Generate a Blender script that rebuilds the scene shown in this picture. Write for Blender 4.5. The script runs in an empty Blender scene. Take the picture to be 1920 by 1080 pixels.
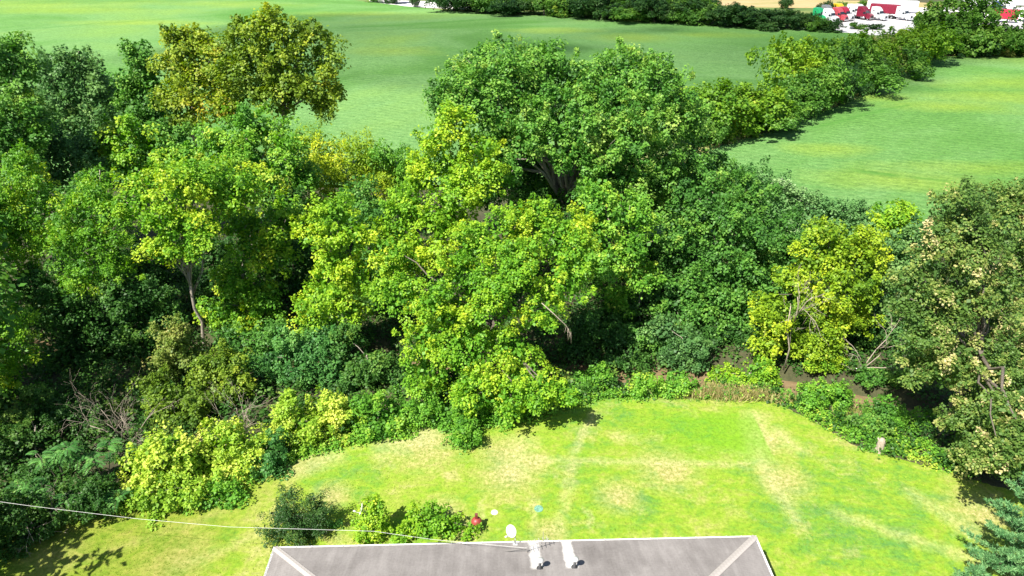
import bpy, math, random
import numpy as np
from mathutils import Vector, Matrix

# ------------------------------------------------------------------ camera, sky, sun, exposure
S = bpy.context.scene
COL = S.collection
CAM_H, PITCH, FPX = 29.5, math.radians(28.0), 1297.0      # metres, downward tilt, focal length in photo pixels
cam_d = bpy.data.cameras.new('camera')
cam = bpy.data.objects.new('camera', cam_d); COL.objects.link(cam)
cam.location = (0, 0, CAM_H)
cam.rotation_euler = (math.radians(90) - PITCH, 0, 0)
cam_d.sensor_width = 36.0
cam_d.lens = 36.0 * FPX / 1920.0
cam_d.clip_start = 0.5; cam_d.clip_end = 6000
S.camera = cam
SUN_AZ = math.radians(47)          # direction the shadows run, from +x towards +y
SUN_EL = math.radians(53)
W = bpy.data.worlds.new('World'); S.world = W; W.use_nodes = True
nt = W.node_tree; nt.nodes.clear()
sky = nt.nodes.new('ShaderNodeTexSky'); sky.sky_type = 'NISHITA'; sky.sun_disc = False
sky.sun_elevation = SUN_EL
sky.sun_rotation = math.radians(90) - (SUN_AZ + math.pi)
bg = nt.nodes.new('ShaderNodeBackground'); bg.inputs[1].default_value = 0.065
ow = nt.nodes.new('ShaderNodeOutputWorld')
nt.links.new(sky.outputs[0], bg.inputs[0]); nt.links.new(bg.outputs[0], ow.inputs[0])
sd = bpy.data.lights.new('sun', 'SUN'); sd.energy = 5.0; sd.angle = math.radians(0.53); sd.color = (1.0, 0.945, 0.84)
sun = bpy.data.objects.new('sun', sd); COL.objects.link(sun)
sv = Vector((math.cos(SUN_AZ) * math.cos(SUN_EL), math.sin(SUN_AZ) * math.cos(SUN_EL), -math.sin(SUN_EL)))
sun.rotation_euler = sv.to_track_quat('-Z', 'Y').to_euler()
sun.location = (-60, -60, 120)
S.view_settings.view_transform = 'Standard'; S.view_settings.look = 'None'
S.view_settings.gamma = 1.0; S.view_settings.use_curve_mapping = False
S.view_settings.exposure = 1.08
S.cycles.max_bounces = 6; S.cycles.diffuse_bounces = 3; S.cycles.transmission_bounces = 3
S.cycles.transparent_max_bounces = 4

SP, CP = math.sin(PITCH), math.cos(PITCH)
def ray(px, py):
    r, u = (px - 960) / FPX, (540 - py) / FPX
    return Vector((r, CP + u * SP, -SP + u * CP))
def at_z(px, py, z=0.0):           # the point of the place seen at that photo pixel, at height z
    d = ray(px, py); t = (z - CAM_H) / d.z
    return Vector((d.x * t, d.y * t, z))
def at_y(px, py, y):               # the same, at ground distance y
    d = ray(px, py); t = y / d.y
    return Vector((d.x * t, y, CAM_H + d.z * t)), t / FPX    # point, metres per photo pixel there

# ------------------------------------------------------------------ helpers
def link(o, parent=None):
    COL.objects.link(o)
    if parent is not None: o.parent = parent
    return o
def tag(o, label=None, cat=None, group=None, kind=None):
    if label: o['label'] = label
    if cat: o['category'] = cat
    if group: o['group'] = group
    if kind: o['kind'] = kind
    return o
def empty(name, loc=(0, 0, 0), rz=0.0):
    o = bpy.data.objects.new(name, None); COL.objects.link(o)
    o.location = loc; o.rotation_euler = (0, 0, rz); o.empty_display_size = 0.3
    return o
class MB:
    def __init__(s): s.v = []; s.f = []
    def add(s, vs, fs):
        o = len(s.v); s.v += [tuple(p) for p in vs]; s.f += [tuple(i + o for i in f) for f in fs]; return s
    def box(s, c, d, rot=None):
        x, y, z = d[0] / 2, d[1] / 2, d[2] / 2
        vs = [Vector(p) for p in ((-x,-y,-z),(x,-y,-z),(x,y,-z),(-x,y,-z),(-x,-y,z),(x,-y,z),(x,y,z),(-x,y,z))]
        if rot is not None: vs = [rot @ p for p in vs]
        return s.add([p + Vector(c) for p in vs], [(0,3,2,1),(4,5,6,7),(0,1,5,4),(1,2,6,5),(2,3,7,6),(3,0,4,7)])
    def tube(s, pts, rad, n=6, cap=True):
        pts = [Vector(p) for p in pts]; o = len(s.v)
        if not hasattr(rad, '__len__'): rad = [rad] * len(pts)
        for i, p in enumerate(pts):
            a = pts[max(i-1, 0)]; b = pts[min(i+1, len(pts)-1)]
            d = (b - a).normalized() if (b - a).length > 1e-6 else Vector((0, 0, 1))
            u = d.cross(Vector((0, 0, 1)) if abs(d.z) < .9 else Vector((1, 0, 0))).normalized(); w = d.cross(u)
            for k in range(n):
                t = 2 * math.pi * k / n
                s.v.append(tuple(p + (u * math.cos(t) + w * math.sin(t)) * rad[i]))
        for i in range(len(pts) - 1):
            for k in range(n):
                k2 = (k + 1) % n
                s.f.append((o+i*n+k, o+i*n+k2, o+(i+1)*n+k2, o+(i+1)*n+k))
        if cap:
            s.f.append(tuple(o + k for k in range(n))[::-1]); s.f.append(tuple(o+(len(pts)-1)*n+k for k in range(n)))
        return s
    def lathe(s, prof, n=20, c=(0, 0, 0), axis=None):
        o = len(s.v); c = Vector(c); M = axis if axis is not None else Matrix.Identity(3)
        for r, z in prof:
            for k in range(n):
                t = 2 * math.pi * k / n
                s.v.append(tuple(c + M @ Vector((r * math.cos(t), r * math.sin(t), z))))
        for i in range(len(prof) - 1):
            for k in range(n):
                k2 = (k + 1) % n
                s.f.append((o+i*n+k, o+i*n+k2, o+(i+1)*n+k2, o+(i+1)*n+k))
        return s
    def prism(s, prof, y0, y1, inset=0.0):
        n = len(prof); o = len(s.v)
        cx = sum(p[0] for p in prof) / n; cz = sum(p[1] for p in prof) / n
        for y in (y0, y1):
            for x, z in prof: s.v.append((x, y, z))
        s.f.append(tuple(o + i for i in range(n))); s.f.append(tuple(o + n + i for i in range(n))[::-1])
        for i in range(n):
            j = (i + 1) % n; s.f.append((o+i, o+n+i, o+n+j, o+j))
        return s
    def mesh(s, name, mat, smooth=False):
        m = bpy.data.meshes.new(name); m.from_pydata(s.v, [], s.f); m.update()
        if mat: m.materials.append(mat)
        if smooth: m.polygons.foreach_set('use_smooth', [True] * len(m.polygons))
        return m
    def build(s, name, mat, parent=None, smooth=False, bevel=0):
        o = bpy.data.objects.new(name, s.mesh(name, mat, smooth)); link(o, parent)
        if bevel:
            b = o.modifiers.new('bevel', 'BEVEL'); b.width = bevel; b.segments = 2; b.limit_method = 'ANGLE'
        return o

# ------------------------------------------------------------------ materials
def mat(name):
    m = bpy.data.materials.new(name); m.use_nodes = True
    n = m.node_tree; b = n.nodes['Principled BSDF']
    return m, n, b
def N(nt, t, **kw):
    n = nt.nodes.new(t)
    for k, v in kw.items():
        if k.startswith('i_'): n.inputs[k[2:].replace('_', ' ')].default_value = v
        else: setattr(n, k, v)
    return n
def ramp(nt, fac, stops, interp='LINEAR'):
    r = nt.nodes.new('ShaderNodeValToRGB'); r.color_ramp.interpolation = interp
    el = r.color_ramp.elements
    while len(el) < len(stops): el.new(0.5)
    for e, (p, c) in zip(el, stops):
        e.position = p; e.color = (*c, 1) if len(c) == 3 else c
    nt.links.new(fac, r.inputs[0]); return r.outputs[0]
def mixc(nt, fac, a, b, mode='MIX'):
    m = nt.nodes.new('ShaderNodeMix'); m.data_type = 'RGBA'; m.blend_type = mode
    for sock, v in ((m.inputs[0], fac), (m.inputs[6], a), (m.inputs[7], b)):
        if isinstance(v, (int, float)): sock.default_value = v
        elif isinstance(v, tuple): sock.default_value = (*v, 1) if len(v) == 3 else v
        else: nt.links.new(v, sock)
    return m.outputs[2]
def noise(nt, vec, scale, detail=4, rough=0.55, dist=0.0):
    n = N(nt, 'ShaderNodeTexNoise', i_Scale=scale, i_Detail=detail, i_Roughness=rough, i_Distortion=dist)
    if vec is not None: nt.links.new(vec, n.inputs['Vector'])
    return n.outputs['Fac']
def mapping(nt, vec, scale=(1, 1, 1), rot=(0, 0, 0), loc=(0, 0, 0)):
    m = N(nt, 'ShaderNodeMapping'); m.inputs['Scale'].default_value = scale; m.inputs['Rotation'].default_value = rot
    m.inputs['Location'].default_value = loc
    nt.links.new(vec, m.inputs['Vector']); return m.outputs[0]
def coord(nt, which='Object'):
    return nt.nodes.new('ShaderNodeTexCoord').outputs[which]
def mathn(nt, op, a, b=None, clamp=False):
    m = nt.nodes.new('ShaderNodeMath'); m.operation = op; m.use_clamp = clamp
    for i, v in enumerate((a, b)):
        if v is None: continue
        if isinstance(v, (int, float)): m.inputs[i].default_value = v
        else: nt.links.new(v, m.inputs[i])
    return m.outputs[0]
def bump(nt, b, h, strength=0.4, dist=0.1):
    n = N(nt, 'ShaderNodeBump'); n.inputs['Strength'].default_value = strength; n.inputs['Distance'].default_value = dist
    nt.links.new(h, n.inputs['Height']); nt.links.new(n.outputs[0], b.inputs['Normal'])
def plain(name, c, rough=0.6, metal=0.0, var=0.15, scale=6.0, spec=0.5):
    m, n, b = mat(name)
    f = noise(n, coord(n), scale, 4)
    lo = tuple(x * (1 - var) for x in c); hi = tuple(min(1, x * (1 + var)) for x in c)
    n.links.new(ramp(n, f, [(0.3, lo), (0.7, hi)]), b.inputs['Base Color'])
    b.inputs['Roughness'].default_value = rough; b.inputs['Metallic'].default_value = metal
    b.inputs['Specular IOR Level'].default_value = spec
    return m
def leafmat(name, stops, trans=0.34, rough=0.5):
    """foliage: colour by the leaf's own 'tone' (differs from clump to clump and leaf to leaf)"""
    m, n, b = mat(name)
    stops = [(p, tuple(min(.85, x * 1.2) for x in c)) for p, c in stops]
    a = N(n, 'ShaderNodeAttribute', attribute_name='tone')
    c = ramp(n, a.outputs['Fac'], stops)
    n.links.new(c, b.inputs['Base Color']); b.inputs['Roughness'].default_value = rough
    b.inputs['Specular IOR Level'].default_value = 0.28
    t = N(n, 'ShaderNodeBsdfTranslucent')
    hs = N(n, 'ShaderNodeHueSaturation'); hs.inputs['Value'].default_value = 1.25; hs.inputs['Saturation'].default_value = 1.1
    n.links.new(c, hs.inputs['Color']); n.links.new(hs.outputs[0], t.inputs['Color'])
    mx = N(n, 'ShaderNodeMixShader'); mx.inputs[0].default_value = trans
    n.links.new(b.outputs[0], mx.inputs[1]); n.links.new(t.outputs[0], mx.inputs[2])
    n.links.new(mx.outputs[0], n.nodes['Material Output'].inputs['Surface'])
    return m
def barkmat(name, a, bcol):
    m, n, b = mat(name)
    v = mapping(n, coord(n), (6, 6, 1.2))
    f = noise(n, v, 2.5, 5, 0.65)
    n.links.new(ramp(n, f, [(0.3, a), (0.7, bcol)]), b.inputs['Base Color'])
    b.inputs['Roughness'].default_value = 0.9; bump(n, b, f, 0.6, 0.05)
    return m

LM = {
 'maple':   leafmat('leaf_maple_green',  [(0, (.034,.112,.018)), (.35, (.072,.205,.028)), (.65, (.145,.310,.042)), (1, (.31,.42,.085))]),
 'lime':    leafmat('leaf_lime_yellow',  [(0, (.065,.190,.014)), (.30, (.150,.320,.020)), (.60, (.260,.420,.024)), (1, (.46,.52,.035))]),
 'yellow':  leafmat('leaf_yellow_green', [(0, (.050,.160,.014)), (.35, (.125,.300,.020)), (.65, (.235,.390,.024)), (1, (.43,.50,.035))]),
 'gold':    leafmat('leaf_gold',         [(0, (.075,.170,.014)), (.35, (.190,.315,.018)), (.65, (.320,.420,.024)), (1, (.50,.53,.03))]),
 'bright':  leafmat('leaf_bright_green', [(0, (.050,.160,.020)), (.40, (.110,.280,.026)), (.75, (.210,.390,.040)), (1, (.40,.48,.06))]),
 'green':   leafmat('leaf_mid_green',    [(0, (.038,.120,.022)), (.45, (.080,.215,.032)), (.8, (.155,.310,.045)), (1, (.28,.39,.07))]),
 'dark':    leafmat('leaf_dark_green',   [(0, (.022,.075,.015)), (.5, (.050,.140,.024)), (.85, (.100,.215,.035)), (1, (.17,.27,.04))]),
 'teal':    leafmat('leaf_blue_green',   [(0, (.030,.110,.028)), (.5, (.070,.205,.044)), (.85, (.130,.295,.065)), (1, (.22,.38,.09))]),
 'blue':    leafmat('leaf_grey_green',   [(0, (.042,.120,.036)), (.5, (.095,.210,.056)), (.85, (.165,.295,.080)), (1, (.25,.37,.12))]),
 'olive':   leafmat('leaf_olive_gold',   [(0, (.065,.135,.014)), (.38, (.145,.235,.022)), (.68, (.235,.325,.030)), (.92, (.330,.360,.035)), (1, (.41,.33,.04))]),
 'tan':     leafmat('leaf_green_tan_seed',[(0, (.046,.110,.024)), (.50, (.105,.190,.036)), (.74, (.210,.270,.060)), (.92, (.400,.370,.150)), (1, (.56,.48,.25))]),
 'silver':  leafmat('leaf_silver_green', [(0, (.055,.150,.045)), (.5, (.120,.260,.075)), (.85, (.24,.37,.15)), (1, (.48,.55,.36))]),
 'shrub':   leafmat('leaf_pale_shrub',   [(0, (.090,.215,.020)), (.35, (.230,.380,.030)), (.65, (.400,.500,.060)), (1, (.62,.64,.14))]),
 'pine':    leafmat('needle_blue_green', [(0, (.036,.115,.042)), (.5, (.095,.235,.085)), (1, (.23,.40,.16))], trans=.15),
 'yew':     leafmat('leaf_yew',          [(0, (.012,.042,.010)), (.5, (.028,.080,.016)), (.85, (.06,.125,.022)), (1, (.15,.20,.035))], trans=.15),
 'brown':   leafmat('leaf_withered',     [(0, (.060,.115,.020)), (.4, (.125,.195,.030)), (.7, (.230,.270,.060)), (1, (.42,.34,.13))]),
 'far':     leafmat('leaf_far_dark',     [(0, (.016,.055,.014)), (.5, (.036,.098,.022)), (.85, (.070,.145,.030)), (1, (.12,.19,.04))]),  # also holds the cloud shade painted into the far hedge
 'farmid':  leafmat('leaf_far_mid',      [(0, (.040,.120,.016)), (.5, (.090,.210,.028)), (.85, (.170,.300,.040)), (1, (.29,.37,.05))]),
 'farlime': leafmat('leaf_far_lime',     [(0, (.050,.145,.012)), (.5, (.130,.255,.018)), (.85, (.23,.34,.025)), (1, (.38,.41,.03))]),
 'under':   leafmat('leaf_undergrowth',  [(0, (.020,.065,.012)), (.5, (.045,.125,.020)), (.85, (.100,.190,.030)), (1, (.18,.26,.04))]),
 'dry':     leafmat('grass_dry',         [(0, (.120,.170,.040)), (.4, (.240,.260,.080)), (.7, (.420,.360,.160)), (1, (.55,.46,.25))]),
 'turf':    leafmat('grass_turf',        [(0, (.090,.190,.012)), (.5, (.170,.290,.020)), (.85, (.270,.350,.03)), (1, (.42,.38,.09))]),
}
BARK = barkmat('bark_grey', (.16, .135, .105), (.44, .39, .32))
BARKD = barkmat('bark_dark', (.07, .058, .045), (.20, .17, .135))
DEAD = barkmat('wood_dead', (.22, .18, .14), (.48, .41, .33))

# ------------------------------------------------------------------ terrain
creek_px = [(-300, 640), (300, 664), (700, 690), (1000, 700), (1120, 702), (1250, 708), (1380, 716), (1470, 731), (1545, 742), (1600, 757), (1680, 772), (1760, 800), (1850, 830), (2050, 900), (2400, 1000)]
creek_pts = [at_z(px, py, -0.85) for px, py in creek_px]
CX = np.array([p.x for p in creek_pts]); CY = np.array([p.y for p in creek_pts])
lawn_px = [(-700, 1080), (-250, 1050), (0, 985), (120, 965), (235, 935), (330, 915), (480, 895), (560, 855), (700, 822), (800, 795), (880, 800), (960, 785), (1130, 745), (1290, 742), (1440, 747), (1520, 785), (1600, 832), (1640, 846), (1740, 872), (1850, 905), (1960, 930), (2300, 960)]
lawn_pts = [at_z(px, py) for px, py in lawn_px]
LX = np.array([p.x for p in lawn_pts]); LY = np.array([p.y for p in lawn_pts])
def smooth(t): t = np.clip(t, 0, 1); return t * t * (3 - 2 * t)
def ground_h(x, y):
    x = np.asarray(x, float); y = np.asarray(y, float)
    d = np.abs(y - np.interp(x, CX, CY))
    z = -1.15 * np.exp(-(d / 1.75) ** 4)
    far = smooth((y - 95) / 60)
    z = z + far * (0.55 * np.sin(x * .021 + y * .017 + .6) + 0.4 * np.sin(x * -.013 + y * .037) - .2)
    return z
def gh(x, y): return float(ground_h(x, y))

def grid_mesh(name, X, Y, Z, material):
    ny, nx = X.shape
    me = bpy.data.meshes.new(name)
    co = np.stack([X, Y, Z], -1).reshape(-1, 3)
    i = (np.arange(ny - 1)[:, None] * nx + np.arange(nx - 1)[None, :]).reshape(-1)
    q = np.stack([i, i + 1, i + 1 + nx, i + nx], -1)
    me.vertices.add(len(co)); me.vertices.foreach_set('co', co.ravel())
    me.loops.add(q.size); me.loops.foreach_set('vertex_index', q.ravel().astype(np.int32))
    me.polygons.add(len(q)); me.polygons.foreach_set('loop_start', (np.arange(len(q)) * 4).astype(np.int32))
    me.polygons.foreach_set('use_smooth', np.ones(len(q), bool))
    me.update(calc_edges=True); me.materials.append(material)
    return me
rng = np.random.default_rng(11)

# woodland floor / open ground
m, n, b = mat('earth_floor'); v = coord(n)
f1 = noise(n, v, 0.35, 6, .6); f2 = noise(n, v, 3.0, 5, .7)
c = ramp(n, f1, [(.3, (.030, .026, .014)), (.55, (.045, .060, .018)), (.75, (.085, .070, .035))])
c = mixc(n, .45, c, ramp(n, f2, [(.3, (.02, .02, .01)), (.7, (.12, .105, .05))]))
n.links.new(c, b.inputs['Base Color']); b.inputs['Roughness'].default_value = .95; bump(n, b, f2, .7, .15)
xs = np.concatenate([np.linspace(-2500, -110, 12), np.linspace(-100, 100, 241), np.linspace(110, 2500, 12)])
ys = np.concatenate([np.linspace(-300, 10, 6), np.linspace(14, 66, 149), np.linspace(68, 420, 90), np.linspace(450, 4500, 12)])
X, Y = np.meshgrid(xs, ys)
Z = ground_h(X, Y) - np.where(Y > 400, 1.0, 0) + np.where((Y < 66), .04 * np.sin(X * 2.1 + 3 * np.sin(Y)) * np.sin(Y * 1.7), 0)
Z = Z - .035 - np.where((Y < np.interp(X, LX, LY) - .6) & (Y > -20), .2, 0)
ground = bpy.data.objects.new('ground', grid_mesh('ground', X, Y, Z, m)); link(ground); tag(ground, kind='structure')

# lawn
m, n, b = mat('lawn_grass'); v = coord(n)
big = noise(n, v, .13, 4, .6, .5)
mid = noise(n, mapping(n, v, (1, 1.3, 1), (0, 0, .25)), .75, 7, .72, .5)
fine = noise(n, v, 4.2, 6, .75)
vfine = noise(n, v, 17, 3, .7)
c = ramp(n, mathn(n, 'ADD', mathn(n, 'MULTIPLY', big, .45), mathn(n, 'MULTIPLY', mid, .55)),
         [(.36, (.105, .260, .055)), (.44, (.165, .325, .035)), (.51, (.240, .370, .030)), (.58, (.315, .375, .065)), (.67, (.46, .43, .18))])
# dry, straw-coloured patches
dry = noise(n, mapping(n, v, (1, 1.15, 1), (0, 0, -.5), (3.1, 7.7, 0)), .33, 8, .72, .35)
dm = ramp(n, dry, [(.52, (0, 0, 0)), (.68, (1, 1, 1))])
sep = N(n, 'ShaderNodeSeparateXYZ'); n.links.new(v, sep.inputs[0])
spots = []
for px, py, r in ((800, 840, 3.0), (940, 850, 2.2), (950, 890, 2.6), (1000, 870, 1.6), (560, 860, 2.0), (830, 960, 1.6), (1030, 1000, 1.4), (1250, 880, 2.6), (1440, 830, 1.6), (1840, 960, 2.6), (620, 930, 1.6), (1470, 900, 2.2), (870, 1000, 1.5), (1160, 930, 1.8), (100, 1040, 2.0), (330, 1050, 2.4)):
    p = at_z(px, py)
    d = N(n, 'ShaderNodeVectorMath', operation='DISTANCE'); n.links.new(v, d.inputs[0]); d.inputs[1].default_value = (p.x, p.y, 0)
    spots.append(mathn(n, 'SUBTRACT', 1.0, mathn(n, 'DIVIDE', d.outputs['Value'], r), clamp=True))
acc = spots[0]
for s_ in spots[1:]: acc = mathn(n, 'MAXIMUM', acc, s_)
sm = mathn(n, 'MULTIPLY', acc, mathn(n, 'MULTIPLY', mid, 2.2), clamp=True)
dm2 = mathn(n, 'MAXIMUM', mathn(n, 'MULTIPLY', dm, .75), mathn(n, 'MULTIPLY', sm, .95))
straw = ramp(n, fine, [(.3, (.33, .28, .10)), (.7, (.60, .48, .27))])
c = mixc(n, mathn(n, 'MULTIPLY', dm2, mathn(n, 'ADD', mathn(n, 'MULTIPLY', fine, 1.2), .1), clamp=True), c, straw)
# worn wheel tracks and the bare strip beside the lush square
trk = None; tw = mathn(n, 'MULTIPLY', mathn(n, 'SUBTRACT', noise(n, v, .7, 5, .7), .5), 1.5)
for (xa, ya), (xb, yb), wd, am in (((1118, 772), (1075, 850), .30, .8), ((1075, 850), (1050, 1000), .35, .5), ((1000, 862), (1420, 872), .28, .7), ((1415, 772), (1425, 880), .75, .9), ((1425, 870), (1500, 985), .45, .7), ((985, 820), (960, 900), .8, .7), ((700, 838), (820, 812), .9, .9), ((1450, 800), (1500, 850), .6, .7), ((1150, 820), (1190, 820), .5, .5), ((1700, 920), (1840, 1010), .5, .6), ((1560, 960), (1900, 1075), .4, .6), ((540, 890), (640, 850), .7, .8), ((1000, 935), (1005, 990), .18, .6), ((905, 935), (903, 975), .15, .6), ((1100, 955), (1110, 990), .15, .8), ((80, 1075), (420, 960), .4, .5), ((300, 1080), (500, 1000), .35, .5)):
    pa, pb = at_z(xa, ya), at_z(xb, yb); ln_ = (pb - pa).length; an = math.atan2(pb.y - pa.y, pb.x - pa.x)
    sb = N(n, 'ShaderNodeVectorMath', operation='SUBTRACT'); n.links.new(v, sb.inputs[0]); sb.inputs[1].default_value = (pa.x, pa.y, 0)
    sq_ = N(n, 'ShaderNodeSeparateXYZ'); n.links.new(mapping(n, sb.outputs[0], (1, 1, 1), (0, 0, -an)), sq_.inputs[0])
    al_ = mathn(n, 'MULTIPLY', mathn(n, 'ADD', sq_.outputs[0], .5), 1.2, clamp=True); be_ = mathn(n, 'MULTIPLY', mathn(n, 'SUBTRACT', ln_ + .5, sq_.outputs[0]), 1.2, clamp=True)
    ac_ = mathn(n, 'SUBTRACT', 1.0, mathn(n, 'DIVIDE', mathn(n, 'ABSOLUTE', mathn(n, 'ADD', sq_.outputs[1], tw)), wd * 1.7), clamp=True)
    k_ = mathn(n, 'MULTIPLY', mathn(n, 'MULTIPLY', al_, be_), mathn(n, 'MULTIPLY', ac_, am * .9))
    trk = k_ if trk is None else mathn(n, 'MAXIMUM', trk, k_)
c = mixc(n, mathn(n, 'MULTIPLY', trk, mathn(n, 'ADD', mathn(n, 'MULTIPLY', mid, 1.5), -.05), clamp=True), c, ramp(n, fine, [(.3, (.40, .36, .14)), (.7, (.66, .58, .34))]))
# mower passes: faint stripes, and the lush square by the creek
w = N(n, 'ShaderNodeTexWave', wave_type='BANDS', bands_direction='Y', i_Scale=.42, i_Distortion=2.2, i_Detail=2.0); w.inputs['Detail Scale'].default_value = .6
n.links.new(mapping(n, v, (1, 1, 1), (0, 0, .07)), w.inputs[0])
c = mixc(n, mathn(n, 'MULTIPLY', ramp(n, w.outputs['Fac'], [(.62, (0, 0, 0)), (.95, (1, 1, 1))]), .10), c, (.36, .35, .10))
p1 = at_z(1185, 870); p2 = at_z(1408, 765)
ed = mathn(n, 'MULTIPLY', mathn(n, 'SUBTRACT', noise(n, v, .8, 4), .5), 1.6)
sxv = mathn(n, 'ADD', sep.outputs[0], mathn(n, 'MULTIPLY', ed, .15)); syv = mathn(n, 'ADD', sep.outputs[1], ed)
def soft(n, val, lo, k): return mathn(n, 'MULTIPLY', mathn(n, 'SUBTRACT', val, lo), k, clamp=True)
sx = mathn(n, 'MULTIPLY', soft(n, mathn(n, 'ADD', sep.outputs[0], mathn(n, 'MULTIPLY', ed, 2.5)), p1.x, .16), soft(n, mathn(n, 'MULTIPLY', sxv, -1.0), -p2.x, 6.0))
sy = mathn(n, 'MULTIPLY', soft(n, mathn(n, 'ADD', syv, mathn(n, 'MULTIPLY', fine, .8)), p1.y, .55), soft(n, mathn(n, 'MULTIPLY', syv, -1.0), -p2.y, .8))
sq = mathn(n, 'MULTIPLY', mathn(n, 'MULTIPLY', sx, sy), mathn(n, 'MULTIPLY', mid, 1.3), clamp=True)
c = mixc(n, sq, c, (.150, .360, .014))
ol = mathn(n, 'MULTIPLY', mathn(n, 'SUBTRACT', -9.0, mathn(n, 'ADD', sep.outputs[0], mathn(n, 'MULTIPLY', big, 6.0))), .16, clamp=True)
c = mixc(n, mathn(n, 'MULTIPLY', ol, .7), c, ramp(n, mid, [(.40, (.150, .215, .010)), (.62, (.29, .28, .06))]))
c = mixc(n, .7, c, ramp(n, fine, [(.30, (.38, .44, .38)), (.5, (.85, .87, .85)), (.72, (1.25, 1.22, 1.25))]), 'MULTIPLY')
c = mixc(n, .35, c, ramp(n, vfine, [(.3, (.45, .5, .4)), (.7, (1, 1, 1))]), 'MULTIPLY')
n.links.new(c, b.inputs['Base Color']); b.inputs['Roughness'].default_value = .9; b.inputs['Specular IOR Level'].default_value = .15
bump(n, b, mathn(n, 'ADD', mathn(n, 'MULTIPLY', fine, .6), mathn(n, 'MULTIPLY', vfine, .4)), .65, .06)
lx = np.linspace(-45, 45, 181)
lb = np.interp(lx, LX, LY)
k = np.linspace(0, 1, 110)
X = np.repeat(lx[None], len(k), 0); Y = 2 + k[:, None] * (lb[None] - 2)
Z = np.zeros_like(X) + .012 + .02 * np.sin(X * .5) * np.sin(Y * .4)
Z[-1] -= .05
lawn = bpy.data.objects.new('lawn', grid_mesh('lawn', X, Y, Z, m)); link(lawn); tag(lawn, kind='structure')

# creek water
m, n, b = mat('creek_water'); v = coord(n)
f = noise(n, mapping(n, v, (1, 2.5, 1)), 1.2, 4, .6)
n.links.new(ramp(n, f, [(.3, (.15, .105, .058)), (.7, (.25, .18, .105))]), b.inputs['Base Color'])
b.inputs['Roughness'].default_value = .12; bump(n, b, f, .12, .05)
cx = np.linspace(-60, 60, 121); cy = np.interp(cx, CX, CY)
X = np.stack([cx, cx]); Y = np.stack([cy - 2.0, cy + 2.0]); Z = np.full_like(X, -.86)
creek = bpy.data.objects.new('creek_water', grid_mesh('creek_water', X, Y, Z, m)); link(creek); tag(creek, kind='structure')

# crop fields
def cropmat(name, seed, dark, tracks=()):
    m, n, b = mat(name); v = coord(n)
    pat = noise(n, mapping(n, v, (.8, 1.1, 1), (0, 0, .12), (seed, seed * 2, 0)), .014, 6, .6, .8)
    c = ramp(n, pat, [(.30, (.075, .222, .034)), (.43, (.115, .285, .055)), (.54, (.168, .345, .100)), (.70, (.205, .370, .075))])
    wv = mathn(n, 'MULTIPLY', mathn(n, 'SUBTRACT', noise(n, v, .035, 5, .65), .5), 2.2)
    acc = None
    for px, py, rx, ry in dark:                        # thin, yellowing stands
        p_ = at_z(px, py)
        dv = N(n, 'ShaderNodeVectorMath', operation='LENGTH'); n.links.new(mapping(n, v, (1 / rx, 1 / ry, 0), (0, 0, 0), (-p_.x / rx, -p_.y / ry, 0)), dv.inputs[0])
        q_ = mathn(n, 'SUBTRACT', mathn(n, 'ADD', 1.0, wv), dv.outputs['Value'], clamp=True)
        acc = q_ if acc is None else mathn(n, 'MAXIMUM', acc, q_)
    c = mixc(n, mathn(n, 'MULTIPLY', ramp(n, acc, [(0, (0, 0, 0)), (.5, (.45, .45, .45)), (1, (.8, .8, .8))]), .55), c, (.330, .430, .025))
    g1 = noise(n, mapping(n, v, (1, 2.2, 1)), .9, 6, .75)
    g2 = noise(n, mapping(n, v, (1, 1.6, 1)), 2.2, 5, .8)
    c = mixc(n, .75, c, ramp(n, g1, [(.30, (.42, .52, .44)), (.50, (.95, .96, .95)), (.70, (1.45, 1.35, 1.5))]), 'MULTIPLY')
    c = mixc(n, .8, c, ramp(n, g2, [(.32, (.36, .48, .40)), (.66, (1.4, 1.3, 1.45))]), 'MULTIPLY')
    for (xa, ya), (xb, yb), wd, am in tracks:           # lodged strips and wheel marks
        pa, pb = at_z(xa, ya), at_z(xb, yb); ln_ = (pb - pa).length; an = math.atan2(pb.y - pa.y, pb.x - pa.x)
        sb = N(n, 'ShaderNodeVectorMath', operation='SUBTRACT'); n.links.new(v, sb.inputs[0]); sb.inputs[1].default_value = (pa.x, pa.y, 0)
        sq_ = N(n, 'ShaderNodeSeparateXYZ'); n.links.new(mapping(n, sb.outputs[0], (1, 1, 1), (0, 0, -an)), sq_.inputs[0])
        al_ = mathn(n, 'MULTIPLY', sq_.outputs[0], .5, clamp=True); be_ = mathn(n, 'MULTIPLY', mathn(n, 'SUBTRACT', ln_, sq_.outputs[0]), .5, clamp=True)
        ac_ = mathn(n, 'SUBTRACT', 1.0, mathn(n, 'DIVIDE', mathn(n, 'ABSOLUTE', mathn(n, 'ADD', sq_.outputs[1], wv)), wd), clamp=True)
        c = mixc(n, mathn(n, 'MULTIPLY', mathn(n, 'MULTIPLY', al_, be_), mathn(n, 'MULTIPLY', ac_, am)), c, (.05, .20, .02))
    # drilled rows, barely there
    w = N(n, 'ShaderNodeTexWave', wave_type='BANDS', bands_direction='X', i_Scale=.2, i_Distortion=3.0, i_Detail=3.0)
    n.links.new(mapping(n, v, (1, 1, 1), (0, 0, -1.1)), w.inputs[0])
    c = mixc(n, .11, c, mixc(n, w.outputs['Fac'], (.03, .11, .02), (.25, .36, .12)))
    n.links.new(c, b.inputs['Base Color']); b.inputs['Roughness'].default_value = .85; b.inputs['Specular IOR Level'].default_value = .2
    bump(n, b, mathn(n, 'ADD', mathn(n, 'MULTIPLY', g1, .6), mathn(n, 'MULTIPLY', g2, .4)), .9, .5)
    return m
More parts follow.
